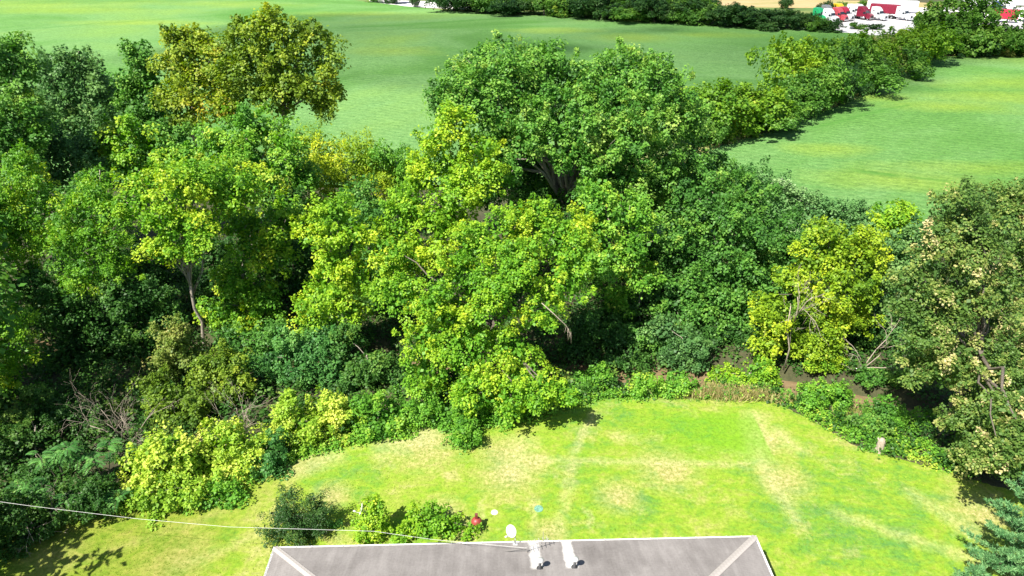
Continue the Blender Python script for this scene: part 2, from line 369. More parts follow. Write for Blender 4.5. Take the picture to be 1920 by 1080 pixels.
hedge_px = [(1150, 370), (1230, 325), (1310, 287), (1400, 256), (1480, 227), (1560, 194), (1620, 165), (1690, 128), (1745, 98)]
HP = [at_z(*p) for p in hedge_px]; HX = np.array([p.x for p in HP]); HY = np.array([p.y for p in HP])
backL = [(-1200, -40), (0, -34), (500, -15), (680, 0), (840, 16), (1000, 26), (1200, 41), (1400, 52), (1560, 62), (1700, 72)]
BP = [at_z(*p) for p in backL]; BX = np.array([p.x for p in BP]); BY = np.array([p.y for p in BP])
def rowsy(y0, y1): 
    out = [y0]
    while out[-1] < y1: out.append(out[-1] + .75 * (out[-1] / 90) ** 1.8)
    return np.array(out)
# left field: from the wood to the far hedge
ua = np.linspace(0, 1, 150); rows = 120
X = np.zeros((rows, len(ua))); Y = np.zeros_like(X)
vv = np.linspace(0, 1, rows) ** 1.7
for j, t in enumerate(vv):
    for_x0 = -95 - 260 * t
    xr_at = lambda yy: np.interp(yy, HY, HX) - 5.0
    # far edge follows the back hedge; near edge is inside the wood at y = 72
    x0 = for_x0; ynear = 82.0
    xr = xr_at(ynear + t * (232 - ynear))
    xx = x0 + ua * (xr - x0)
    yf = np.interp(xx, BX, BY)
    X[j] = xx; Y[j] = ynear + t * (yf - ynear)
def crop_z(X, Y, amp):
    r = rng.normal(0, 1, X.shape)
    return ground_h(X, Y) + .45 + amp * r
fl = bpy.data.objects.new('bean_field_left', grid_mesh('bean_field_left', X, Y, crop_z(X, Y, .035), cropmat('crop_left', 2.3, [(730, 100, 16, 9), (1200, 70, 22, 12), (1300, 66, 20, 8), (150, 22, 60, 14), (40, 14, 60, 20), (420, 8, 40, 16), (660, 24, 30, 10), (1060, 58, 20, 8), (250, 45, 40, 8)], [((640, 55), (980, 30), 2.2, .5), ((0, 62), (620, 12), 3.0, .35), ((640, 62), (1100, 36), 1.6, .35)]))); link(fl); tag(fl, kind='structure')
# right field: east of the hedgerow
vv = np.linspace(0, 1, rows) ** 1.5
for j, t in enumerate(vv):
    yy = 66 + t * (188 - 66)
    xl = np.interp(yy, HY, HX) + 1.0 if yy > HY[0] else HX[0] + 1.0
    xr = 120 + 150 * t
    X[j] = xl + ua * (xr - xl); Y[j] = yy + (X[j] - xl) * .02
fr = bpy.data.objects.new('bean_field_right', grid_mesh('bean_field_right', X, Y, crop_z(X, Y, .035), cropmat('crop_right', 8.9, [(1870, 150, 22, 10), (1780, 200, 14, 7), (1700, 345, 14, 5), (1560, 285, 8, 4), (1900, 180, 20, 8), (1850, 320, 16, 5), (1640, 180, 10, 6)], [((1585, 322), (1700, 338), 1.3, .8), ((1690, 337), (1800, 348), 1.0, .5), ((1500, 250), (1710, 194), .9, .45)]))); link(fr); tag(fr, kind='structure')

# far ground sheets
def sheet(name, pxs, zoff, material, nx=24, ny=8):
    """quad given by four photo pixels (near-left, near-right, far-right, far-left) on the ground"""
    a, b_, c_, d_ = [at_z(*p) for p in pxs]
    U, V = np.meshgrid(np.linspace(0, 1, nx), np.linspace(0, 1, ny))
    X = (1-V)*((1-U)*a.x+U*b_.x) + V*((1-U)*d_.x+U*c_.x); Y = (1-V)*((1-U)*a.y+U*b_.y) + V*((1-U)*d_.y+U*c_.y)
    o = bpy.data.objects.new(name, grid_mesh(name, X, Y, ground_h(X, Y) + zoff, material)); link(o); tag(o, kind='structure'); return o
m, n, b = mat('rough_grass'); v = coord(n)
f = noise(n, v, .06, 6, .65); f2 = noise(n, v, .8, 5, .7)
c = ramp(n, f, [(.35, (.075, .14, .03)), (.55, (.14, .20, .045)), (.7, (.24, .24, .08))])
c = mixc(n, .5, c, ramp(n, f2, [(.3, (.5, .5, .5)), (.7, (1.1, 1.1, 1.1))]), 'MULTIPLY')
n.links.new(c, b.inputs['Base Color']); b.inputs['Roughness'].default_value = .95; bump(n, b, f2, .8, .3)
ROUGH = m
m, n, b = mat('dry_meadow'); v = coord(n)
f = noise(n, mapping(n, v, (.5, 1.5, 1)), .08, 6, .65); f2 = noise(n, v, .9, 5, .7)
c = ramp(n, f, [(.35, (.22, .24, .07)), (.5, (.38, .30, .13)), (.68, (.48, .33, .18))])
c = mixc(n, .4, c, ramp(n, f2, [(.3, (.5, .5, .5)), (.7, (1.1, 1.1, 1.1))]), 'MULTIPLY')
n.links.new(c, b.inputs['Base Color']); b.inputs['Roughness'].default_value = .95
DRYM = m
m, n, b = mat('gravel_lot'); v = coord(n)
f = noise(n, v, .12, 6, .6); f2 = noise(n, v, 3, 4, .7)
c = mixc(n, .3, ramp(n, f, [(.3, (.55, .52, .52)), (.7, (.72, .70, .70))]), ramp(n, f2, [(.3, (.45, .43, .43)), (.7, (.75, .73, .73))]))
n.links.new(c, b.inputs['Base Color']); b.inputs['Roughness'].default_value = .95
LOT = m
sheet('rough_grass_verge', [(-900, 30), (2700, 130), (2700, -52), (-900, -52)], .03, ROUGH, 60, 30)
sheet('dry_meadow', [(1240, 14), (1760, 22), (1800, -30), (1180, -30)], .06, DRYM)
sheet('parking_lot', [(1500, 62), (2500, 92), (2500, 2), (1535, 22)], .10, LOT, 40, 12)
sheet('road', [(700, 4), (900, 14), (1000, 3), (690, -4)], .08, LOT, 12, 4)
sheet('tan_verge', [(1700, 103), (1930, 104), (1930, 93), (1730, 93)], .62, DRYM, 20, 3)

# grassy verge along the hedgerow's right side
X = np.zeros((2, 60)); Y = np.zeros_like(X); t = np.linspace(0, 1, 60)
hy = HY[0] + t * (HY[-1] - HY[0]); hx = np.interp(hy, HY, HX)
X[0] = hx - 6.5; X[1] = hx + 1.6 + .8 * np.sin(hy * .3); Y[0] = hy; Y[1] = hy
vg = bpy.data.objects.new('hedgerow_verge', grid_mesh('hedgerow_verge', X, Y, ground_h(X, Y) + .56, ROUGH)); link(vg); tag(vg, kind='structure')

# ------------------------------------------------------------------ foliage engine
TRI = [0]
def nrm(a): return a / (np.linalg.norm(a, axis=-1, keepdims=True) + 1e-9)
def leaf_mesh(name, P, Nn, D, L, tone, material, wid=.42, fold=.08):
    """one folded blade per leaf: base, left, tip, right"""
    D = nrm(D); Sd = nrm(np.cross(Nn, D)); Nn = np.cross(D, Sd)
    L = L[:, None]
    base = P; tip = P + D * L
    mid = P + D * L * .45 + Nn * L * fold
    lf = mid + Sd * L * wid; rt = mid - Sd * L * wid
    co = np.stack([base, rt, tip, lf], 1).reshape(-1, 3)
    nq = len(P)
    me = bpy.data.meshes.new(name)
    me.vertices.add(nq * 4); me.vertices.foreach_set('co', co.astype(np.float32).ravel())
    me.loops.add(nq * 4); me.loops.foreach_set('vertex_index', np.arange(nq * 4, dtype=np.int32))
    me.polygons.add(nq); me.polygons.foreach_set('loop_start', (np.arange(nq) * 4).astype(np.int32))
    me.update(calc_edges=True)
    at = me.attributes.new('tone', 'FLOAT', 'FACE'); at.data.foreach_set('value', np.clip(tone, 0, 1).astype(np.float32))
    if material: me.materials.append(material)
    TRI[0] += nq * 2
    return me
def clumps(rg, lobes, dens, cr, inner=.18, voids=(), under=.45, backkeep=.30, gap=.25):
    """clump centres and axes over the lobes' surfaces"""
    C = np.array([l[:3] for l in lobes]); R = np.array([l[3:6] for l in lobes])
    out_p, out_n = [], []
    for i in range(len(lobes)):
        area = 4 * math.pi * (R[i, 0] * R[i, 1] * R[i, 2]) ** (2 / 3)
        k = max(6, int(area * dens / (math.pi * cr * cr)))
        d = nrm(rg.normal(size=(k, 3)))
        keep = (d[:, 2] > -.25) | (rg.random(k) < under)
        keep &= (d[:, 1] < .25) | (rg.random(k) < backkeep)
        d = d[keep]; k = len(d)
        r = np.where(rg.random(k) < inner, rg.uniform(.3, .8, k), rg.uniform(.84, 1.10, k))
        p = C[i] + d * r[:, None] * R[i]
        q = np.linalg.norm((p[:, None] - C[None]) / R[None], axis=-1); q[:, i] = 9
        ok = (q.min(1) > .74) | (rg.random(k) < .12)
        p, d = p[ok], d[ok]
        nn = nrm(d / R[i])
        for vx in voids:
            dd = np.linalg.norm((p - np.array(vx[:3])) / np.array(vx[3:6]), axis=-1)
            okk = dd > 1; p, nn = p[okk], nn[okk]
        out_p.append(p); out_n.append(nn)
    p, nn = np.concatenate(out_p), np.concatenate(out_n)
    w = np.zeros(len(p))                                # natural gaps between the sprays
    for _ in range(7):
        k = nrm(rg.normal(size=3)) * 2 * math.pi / (cr * rg.uniform(3.2, 6.5)); w += np.sin(p @ k + rg.random() * 6.28)
    ok = w > np.quantile(w, gap)
    return p[ok], nn[ok]
def leaves_from(rg, cp, cn, cr, per, L, up=.60, spread=.35, flat=.30, hang=.35, tone_c=.15, tone_l=.065, bias=.45, tip=0.0):
    k = len(cp)
    n = np.maximum(3, rg.poisson(per, k)); idx = np.repeat(np.arange(k), n); M = len(idx)
    ax = nrm(cn * (1 - up) + np.array([0, 0, up]) + rg.normal(0, .18, (k, 3)))[idx]
    u = nrm(np.cross(ax, rg.normal(size=(M, 3)))); 
    crk = (cr * rg.uniform(.65, 1.35, k))[idx]
    rr = np.sqrt(rg.random(M))
    shoot = (rg.random(k) < .42)[idx]; al = rg.random(M)
    rad = np.where(shoot, .50 * rr * (1.15 - .8 * al), rr); hgt = np.where(shoot, al * 1.45 - .35, -.45 * rr * rr + rg.normal(0, flat, M))
    P = cp[idx] + u * (rad * crk)[:, None] + ax * (hgt * crk)[:, None]
    Dv = u + ax * np.where(shoot, .35, -hang)[:, None] + rg.normal(0, .45, (M, 3)) + np.array([0, 0, -.15])
    Nn = ax + rg.normal(0, spread, (M, 3)) + u * .25
    lf = np.zeros(k)                                    # tone drifts at random from bough to bough
    for _ in range(6):
        lf += np.sin(cp @ (nrm(rg.normal(size=3)) * 2 * math.pi / (cr * rg.uniform(5, 11))) + rg.random() * 6.28)
    tone = (bias + rg.normal(0, tone_c * .8, k) + lf * .07)[idx] + rg.normal(0, tone_l, M)
    if tip:   # the youngest, outermost leaves of each spray are yellower
        tone = tone + tip * .7 * (np.where(shoot, al, rr) - .5)
    return P, Nn, Dv, L * rg.uniform(.7, 1.3, M), tone
def limb_pts(a, b, rg, sag=.12, n=4):
    a = np.array(a, float); b = np.array(b, float); L = np.linalg.norm(b - a)
    out = []
    for i in range(n + 1):
        t = i / n; p = a + (b - a) * t
        p = p + rg.normal(0, .03, 3) * L * (0 < i < n); p[2] += sag * L * math.sin(math.pi * t) * .6
        out.append(p)
    return out
def skeleton(rg, lobes, cp, base, h0, r0, forks=1, twigs=26, lean=(0, 0)):
    """trunk, limbs to every lobe, twigs to some clumps"""
    mb = MB(); base = np.array(base, float)
    cen = np.mean([l[:3] for l in lobes], 0)
    top = np.array([cen[0] * .6 + base[0] * .4 + lean[0], cen[1] * .6 + base[1] * .4 + lean[1], h0])
    low = base + np.array([0, 0, -.35])
    tr = limb_pts(low, top, rg, 0, 5)
    mb.tube(tr, np.linspace(r0, r0 * .66, 6), 8)
    mb.tube([low, low + np.array([0, 0, .55])], [r0 * 1.55, r0 * 1.02], 8)
    for i, l in enumerate(lobes):
        c = np.array(l[:3]); t = rg.uniform(.72, 1.0); s = low + (top - low) * t
        if c[2] < s[2] - 1: s = low + (top - low) * max(.25, (c[2] - low[2]) / (top[2] - low[2] + .01) * .7)
        e = c + np.array([0, 0, l[5] * .35])
        rr = r0 * rg.uniform(.32, .5)
        mb.tube(limb_pts(s, e, rg, .14, 5), np.linspace(rr, rr * .28, 6), 6)
    Cc = np.array([l[:3] for l in lobes])
    if len(cp):
        for j in rg.choice(len(cp), min(twigs, len(cp)), replace=False):
            i = np.argmin(np.linalg.norm(Cc - cp[j], axis=1))
            rr = r0 * rg.uniform(.07, .13)
            mb.tube(limb_pts(Cc[i] - np.array([0, 0, lobes[i][5] * .15]), cp[j], rg, .1, 3), np.linspace(rr, rr * .3, 4), 4)
    return mb
SEED = [100]
def plant(name, label, cat, base_px, D, lobes_px, material, L=None, dens=1.5, cr=None, per=None, group=None, trunk=None, bark=BARK,
          voids_px=(), h0=None, twigs=24, squash=1.0, depth=.95, parts=('crown', 'trunk'), lean=(0, 0), wid=.42, **kw):
    """a tree or bush: lobes are (photo px, photo py, radius px[, distance offset m[, vertical squash]])"""
    SEED[0] += 1; rg = np.random.default_rng(SEED[0])
    lobes = []
    for l in lobes_px:
        dd = l[3] if len(l) > 3 else 0.0; sq = (l[4] if len(l) > 4 else 1.0) * squash
        p, mpp = at_y(l[0], l[1], D + dd); r = l[2] * mpp
        lobes.append([p.x, p.y, p.z, r, r * depth, r * sq])
    gx = (base_px - 960) / FPX * (D * CP + CAM_H * SP)      # where the trunk stands on the ground
    gz = gh(gx, D)
    org = np.array([gx, D, gz])
    for l in lobes:
        l[0] -= org[0]; l[1] -= org[1]; l[2] -= org[2]
        lowest = l[2] - l[5]
        if lowest < -.1 * l[5]:                       # keep the lobe above the ground
            top = l[2] + l[5]; l[5] = max(.3, (top + .05) / 2); l[2] = top - l[5]
    voids = []
    for l in voids_px:
        p, mpp = at_y(l[0], l[1], D + l[3]); voids.append([p.x - org[0], p.y - org[1], p.z - org[2], l[2] * mpp, l[4], l[2] * mpp * l[5]])
    t_eff = math.hypot(D, 14)
    main = lobes; lobes = []
    for l in main:                                    # every limb carries several flattened boughs
        if l[3] < .75: lobes.append(l); continue
        k = int(min(12, 5 + l[3] * 2.2)); ph = rg.random() * 6.28
        f = .50 if k < 8 else .42
        lobes.append([l[0], l[1], l[2] - .05 * l[5], l[3] * .58, l[4] * .58, l[5] * .58])
        for i in range(k):
            zz = 1 - (i + .5) / k * 1.75; a_ = ph + i * 2.4 + rg.normal(0, .25); q = math.sqrt(max(0, 1 - zz * zz))
            ext = rg.uniform(.60, .86); fr = f * rg.uniform(.75, 1.25)
            lobes.append([l[0] + math.cos(a_) * q * ext * l[3], l[1] + math.sin(a_) * q * ext * l[4], l[2] + zz * ext * l[5] * .92,
                          l[3] * fr, l[4] * fr, l[5] * fr * rg.uniform(.55, .85)])
    if L is None: L = max(.12, t_eff / 268)
    if cr is None: cr = 2.7 * L
    if per is None: per = 54
    cp, cn = clumps(rg, lobes, dens, cr, voids=voids, **{k: kw.pop(k) for k in ('inner', 'under', 'backkeep', 'gap') if k in kw})
    ok = cp[:, 2] > .12; cp, cn = cp[ok], cn[ok]
    P, Nn, Dv, LL, tone = leaves_from(rg, cp, cn, cr, per, L, **kw)
    fp, fn, ft = [], [], []
    for l in main:                                    # larger filler leaves inside the crown, shade put into their darker tone
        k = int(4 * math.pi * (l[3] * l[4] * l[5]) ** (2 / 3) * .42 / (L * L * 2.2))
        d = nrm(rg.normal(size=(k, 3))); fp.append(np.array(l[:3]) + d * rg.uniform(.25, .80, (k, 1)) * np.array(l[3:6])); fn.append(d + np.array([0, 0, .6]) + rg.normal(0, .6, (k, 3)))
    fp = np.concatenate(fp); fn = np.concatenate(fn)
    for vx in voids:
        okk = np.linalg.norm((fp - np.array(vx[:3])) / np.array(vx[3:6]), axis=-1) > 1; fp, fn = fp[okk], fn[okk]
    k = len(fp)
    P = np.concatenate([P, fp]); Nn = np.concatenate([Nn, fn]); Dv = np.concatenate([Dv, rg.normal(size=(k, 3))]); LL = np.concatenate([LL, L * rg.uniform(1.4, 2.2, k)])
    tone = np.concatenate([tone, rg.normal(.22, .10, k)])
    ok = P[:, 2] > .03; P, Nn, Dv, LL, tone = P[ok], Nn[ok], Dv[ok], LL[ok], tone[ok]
    root = empty(name, org); tag(root, label, cat, group)
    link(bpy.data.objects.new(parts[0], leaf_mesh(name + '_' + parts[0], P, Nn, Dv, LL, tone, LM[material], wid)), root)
    htop = max(l[2] + l[5] for l in main)
    if h0 is None: h0 = htop * .55
    r0 = trunk if trunk else max(.03, htop * .017)
    mb = skeleton(rg, main, cp, (0, 0, 0), h0, r0, twigs=twigs, lean=lean)
    mb.build(parts[1], bark, root, smooth=True)
    return root

# ------------------------------------------------------------------ the house
EZ = 2.75
A = at_z(516, 1028, EZ); Bc = at_z(1415, 1007, EZ)
HL = (Bc - A).length; hang = math.atan2(Bc.y - A.y, Bc.x - A.x)
HW = 9.6; SLOPE = 0.34; RISE = HW / 2 * SLOPE
house = empty('house', (A.x, A.y, 0), hang)
tag(house, 'low house with grey shingled hip roof and white gutters', 'house')
m, n, b = mat('roof_shingles'); v = coord(n)
def vsum(n, f, k): return mathn(n, 'MULTIPLY', f, k)
f1 = noise(n, mapping(n, v, (2.2, .35, .35)), 1.0, 5, .65); f2 = noise(n, v, 9, 4, .7); f3 = noise(n, v, .35, 5, .65, .3)
br = N(n, 'ShaderNodeTexBrick', offset=.5, i_Scale=1.0); br.inputs['Brick Width'].default_value = .31; br.inputs['Row Height'].default_value = .13333
br.inputs['Mortar Size'].default_value = .011; br.inputs['Color1'].default_value = (.27, .25, .24, 1); br.inputs['Color2'].default_value = (.34, .315, .305, 1); br.inputs['Mortar'].default_value = (.10, .09, .088, 1)
n.links.new(v, br.inputs['Vector'])
c = mixc(n, .62, br.outputs['Color'], ramp(n, f1, [(.34, (.17, .155, .147)), (.5, (.29, .268, .257)), (.66, (.50, .47, .452))]))
c = mixc(n, .35, c, ramp(n, f2, [(.3, (.19, .172, .165)), (.7, (.42, .392, .38))]))
c = mixc(n, .42, c, ramp(n, f3, [(.3, (.19, .173, .166)), (.7, (.46, .43, .415))]))
# pale washed streaks running down from the two pipe collars
vent_px = [(1012, 1066), (1077, 1064)]
loc = Matrix.Rotation(-hang, 3, 'Z')
def roof_local(px, py):          # where that pixel's ray meets the rear roof plane, house coordinates
    o = loc @ (Vector((0, 0, CAM_H)) - Vector((A.x, A.y, 0))); d = loc @ ray(px, py)
    # plane z = EZ - SLOPE*y
    t = (EZ - o.z - SLOPE * o.y) / (d.z + SLOPE * d.y)
    return o + d * t
vents = [roof_local(*p) for p in vent_px]
sep = N(n, 'ShaderNodeSeparateXYZ'); n.links.new(v, sep.inputs[0])
wob = mathn(n, 'MULTIPLY', mathn(n, 'SUBTRACT', noise(n, v, 1.6, 3), .5), .35)
st = None
for p, far in ((vents[0], .75), (vents[1], 1.0)):
    dx = mathn(n, 'ABSOLUTE', mathn(n, 'ADD', mathn(n, 'SUBTRACT', sep.outputs[0], p.x - .13), wob))
    mx = mathn(n, 'SUBTRACT', 1.0, mathn(n, 'DIVIDE', mathn(n, 'SUBTRACT', dx, .15), .16), clamp=True)
    my = mathn(n, 'MULTIPLY', mathn(n, 'SUBTRACT', sep.outputs[1], p.y - .12), 5.0, clamp=True)
    k_ = mathn(n, 'MULTIPLY', mathn(n, 'MULTIPLY', mx, my), far)
    st = k_ if st is None else mathn(n, 'MAXIMUM', st, k_)
c = mixc(n, 1.0, c, (.70, .705, .71), 'MULTIPLY')
c = mixc(n, mathn(n, 'MULTIPLY', st, .85), c, (.74, .73, .71))
n.links.new(c, b.inputs['Base Color']); b.inputs['Roughness'].default_value = .95; b.inputs['Specular IOR Level'].default_value = .2
bump(n, b, f2, .25, .02)
ROOF = m
CAPM = plain('shingle_cap', (.37, .34, .32), .95, var=.2, scale=3)
WHITE = plain('white_painted_metal', (.80, .80, .79), .45, var=.04)
SIDING = plain('cream_siding', (.62, .58, .50), .7, var=.06)
GLASS, n, b = mat('window_glass'); b.inputs['Base Color'].default_value = (.03, .04, .05, 1); b.inputs['Roughness'].default_value = .06
OH = .45
# walls
mb = MB()
x0, x1, y0, y1 = OH, HL - OH, -HW + OH, -OH
for (ax, ay, bx_, by_) in ((x0, y1, x1, y1), (x1, y1, x1, y0), (x1, y0, x0, y0), (x0, y0, x0, y1)):
    mb.add([(ax, ay, -.1), (bx_, by_, -.1), (bx_, by_, EZ - .14), (ax, ay, EZ - .14)], [(0, 3, 2, 1)])
mb.build('wall', SIDING, house)
for wx in (3.0, 7.5, 12.0, 17.5):
    w_ = MB().box((wx, -OH + .03, 1.55), (1.3, .05, 1.1)).build('window', WHITE, house)
    MB().box((wx, -OH + .062, 1.55), (1.1, .02, .9)).build('pane', GLASS, w_)
d_ = MB().box((10.0, -OH + .03, 1.05), (.95, .05, 2.05)).build('door', WHITE, house)
MB().box((10.36, -OH + .075, 1.0), (.05, .05, .14)).build('handle', plain('dark_metal', (.06, .06, .06), .4, .8), d_)
MB().box((HL / 2, -HW / 2, EZ - .12), (HL - .02, HW - .02, .03)).build('soffit', WHITE, house)
# roof built course by course: every course of shingles laps the one below
mb = MB(); ncourse = 36
rx0, rx1, ry = HW / 2, HL - HW / 2, -HW / 2
def roofpt(plane, s, t):      # t 0 eave .. 1 ridge, s 0..1 along
    y = t * HW / 2; z = EZ + y * SLOPE
    if plane == 0: return Vector((y + s * (HL - 2 * y), -y, z))
    if plane == 1: return Vector((HL - y - s * (HL - 2 * y), -HW + y, z))
    if plane == 2: return Vector((y, -HW + y + s * (HW - 2 * y), z))
    return Vector((HL - y, -y - s * (HW - 2 * y), z))
for pl in range(4):
    for i in range(ncourse):
        t0, t1 = i / ncourse, min(1, (i + 1.0) / ncourse)
        up = Vector((0, 0, .022))
        a, b_, c_, d_ = roofpt(pl, 0, t0) + up, roofpt(pl, 1, t0) + up, roofpt(pl, 1, t1) + up * .15, roofpt(pl, 0, t1) + up * .15
        e, f = roofpt(pl, 0, t0) - up * .3, roofpt(pl, 1, t0) - up * .3
        fl_ = (0, 1, 2, 3) if pl in (1, 2) else (3, 2, 1, 0)
        mb.add([a, b_, c_, d_], [(0, 1, 2, 3)]); mb.add([e, f, b_, a], [(0, 1, 2, 3)])
roof = mb.build('roof', ROOF, house)
# hip and ridge caps, one folded shingle each
capm = MB(); s_ = .155
capm.add([(-.15, -s_, -.035), (-.15, 0, .02), (-.15, s_, -.035), (.16, -s_, -.052), (.16, 0, .0), (.16, s_, -.052)],
         [(0, 3, 4, 1), (1, 4, 5, 2), (0, 1, 2)])
capmesh = capm.mesh('hip_cap', CAPM)
def caps(p, q, tilt):
    d = (q - p); Ln = d.length; d.normalize(); k = int(Ln / .25)
    side = d.cross(Vector((0, 0, 1))).normalized(); upv = side.cross(d)
    R = Matrix((d, side, upv)).transposed().to_4x4()
    for i in range(k):
        o = bpy.data.objects.new('hip_cap', capmesh); link(o, roof)
        o.matrix_local = Matrix.Translation(p + d * (.1 + i * .25) + upv * .045) @ R
apexL, apexR = Vector((rx0, ry, EZ + RISE)), Vector((rx1, ry, EZ + RISE))
caps(Vector((0, 0, EZ)), apexL, 0); caps(Vector((HL, 0, EZ)), apexR, 0)
caps(Vector((0, -HW, EZ)), apexL, 0); caps(Vector((HL, -HW, EZ)), apexR, 0); caps(apexL, apexR, 0)
# gutters: open troughs with hanger straps
def gutter(p, q, outn, straps):
    g = MB(); d = (q - p).normalized(); o_ = Vector(outn)
    prof = [(0, .0), (.0, -.09), (.07, -.09), (.098, .005), (.091, .005), (.065, -.082), (.008, -.092), (.008, .0)]
    vs = [p + o_ * (a + .01) + Vector((0, 0, z - .02)) for a, z in prof] + [q + o_ * (a + .01) + Vector((0, 0, z - .02)) for a, z in prof]
    k = len(prof)
    g.add(vs, [(i, (i + 1) % k, k + (i + 1) % k, k + i) for i in range(k)] + [tuple(range(k))[::-1], tuple(range(k, 2 * k))])
    ob = g.build('gutter', WHITE, house)
    sm = None; Ln = (q - p).length; kk = int(Ln / .75)
    for i in range(kk):
        c0 = p + d * (.35 + i * .75)
        st_ = MB(); st_.tube([c0 + o_ * .012 + Vector((0, 0, -.012)), c0 + o_ * .13 + Vector((0, 0, -.012))], .013, 4)
        st_.build('hanger', WHITE, ob)
gutter(Vector((-.12, 0, EZ)), Vector((HL + .12, 0, EZ)), (0, 1, 0), True)
gutter(Vector((0, -.02, EZ)), Vector((0, -HW, EZ)), (-1, 0, 0), True)
gutter(Vector((HL, -.02, EZ)), Vector((HL, -HW, EZ)), (1, 0, 0), True)
# vent pipes with round caps
DKM = plain('dark_galvanised', (.10, .10, .105), .5, .6)
LGM = plain('light_galvanised', (.62, .62, .61), .45, .3)
for p in vents:
    base = Vector((p.x, p.y, EZ - SLOPE * p.y))
    vp = MB().lathe([(.17, -.08), (.15, .03), (.065, .10), (.06, .52), (.0, .52)], 14, base).build('vent_pipe', DKM, house, True)
    MB().lathe([(.05, .50), (.165, .52), (.17, .555), (.11, .60), (.0, .615)], 16, base).build('vent_cap', LGM, vp, True)
TOW = lambda p: (Matrix.Rotation(hang, 3, 'Z') @ Vector(p)) + Vector((A.x, A.y, 0))

# satellite dish on the rear eave
def dish(label, px, py, D_or_pt, face, r, mast_to, boom=True):
    """elliptical reflector, feed arm and mast; origin at the mast foot"""
    foot = Vector(mast_to); cpos = Vector(D_or_pt)
    root = empty('satellite_dish', foot); tag(root, label, 'satellite dish', 'satellite dishes')
    c_ = cpos - foot; f_ = Vector(face).normalized()
    q = f_.to_track_quat('Z', 'Y').to_matrix()
    mb = MB()
    prof = [(0, 0), (r * .3, r * .02), (r * .6, r * .08), (r * .85, r * .17), (r, r * .24)]
    mb.lathe(prof, 28, c_, q); mb.lathe([(r, r * .24), (r * 1.0, r * .20), (r * .85, r * .13), (r * .6, r * .04), (0, -.03)], 28, c_, q)
    mb.build('reflector', WHITE, root, True)
    up = q @ Vector((0, 1, 0))
    if up.z < 0: up = -up
    lo = c_ - up * r * .95 + f_ * .02; feed = c_ + f_ * r * 1.25 - up * r * .75
    arm = MB().tube([c_ - up * r * .8 - f_ * .03, lo + f_ * .2, feed], .014, 6).build('feed_arm', LGM, root)
    MB().tube([feed + f_ * .05, feed - f_ * .09], [.035, .045], 10).build('feed_horn', WHITE, root, True)
    back = c_ - f_ * .08
    MB().tube([Vector((0, 0, 0)), Vector((0, 0, max(.05, c_.z * .55))), back], .025, 8).build('mast', LGM, root, True)
    MB().box((0, 0, .012), (.22, .16, .02)).build('foot_plate', LGM, root)
    return root
fp = roof_local(966, 1021); foot = TOW((fp.x, fp.y, EZ - SLOPE * fp.y + .02))
c_, mpp = at_y(960, 995, foot.y + .12)
dish('white satellite dish on a short mast at the roof edge', 0, 0, c_, (-.55, -.62, .38), .30, foot)

# rooftop aerial lying low over the shingles
ap = roof_local(988, 1036); foot = TOW((ap.x, ap.y, EZ - SLOPE * ap.y + .01))
ant = empty('roof_aerial', foot, hang); tag(ant, 'thin bent television aerial on the roof between dish and vents', 'aerial')
ALU = plain('weathered_aluminium', (.42, .40, .38), .5, .5)
MB().tube([(0, 0, 0), (.0, .0, .28), (.02, .02, .36)], .02, 6).build('mast', ALU, ant)
bm_a, bm_b = Vector((-.02, -.02, .34)), Vector((1.05, .42, .42))
bo = MB().tube([bm_a, bm_b], .016, 6).build('boom', ALU, ant)
for i in range(6):
    t = .12 + i * .165; c0 = bm_a.lerp(bm_b, t); ln = .42 - .04 * i
    MB().tube([c0 + Vector((-.16, .40, .1)) * ln * 1.6, c0, c0 + Vector((.16, -.40, -.06)) * ln * 1.3], .013, 4).build('element', ALU, bo)
MB().tube([bm_a.lerp(bm_b, .75), bm_a.lerp(bm_b, .75) + Vector((.0, .1, .5))], .01, 4).build('strut', ALU, ant)
MB().tube([(0, 0, 0), (.62, .3, -.1)], .012, 4).build('strut', ALU, ant)

# service wire from the wood to the roof
wp = [at_z(-260, 905, 5.0), at_z(60, 949, 4.2), at_z(260, 973, 3.7), at_z(430, 988, 3.4), at_z(600, 993, 3.2), at_z(700, 996, 3.15), at_z(815, 1012, 3.05), Vector(TOW((ap.x, ap.y, EZ - SLOPE * ap.y + .30)))]
wire = MB().tube(wp, [.0075] * len(wp), 6).build('service_wire', plain('wire_grey', (.62, .62, .60), .5, .0), None)
tag(wire, 'thin pale overhead wire running from the left wood to the roof', 'wire')
wp2 = [TOW((ap.x, ap.y, EZ - SLOPE * ap.y + .24)), TOW((ap.x - 1.4, ap.y + .12, EZ + .17)), TOW((ap.x - 3.2, .0, EZ + .06)), TOW((ap.x - 4.8, .10, EZ + .05))]
tag(MB().tube(wp2, .012, 5).build('aerial_cable', plain('cable_black', (.05, .05, .05), .6), None), 'dark cable lying over the roof towards the ivy bush', 'cable')

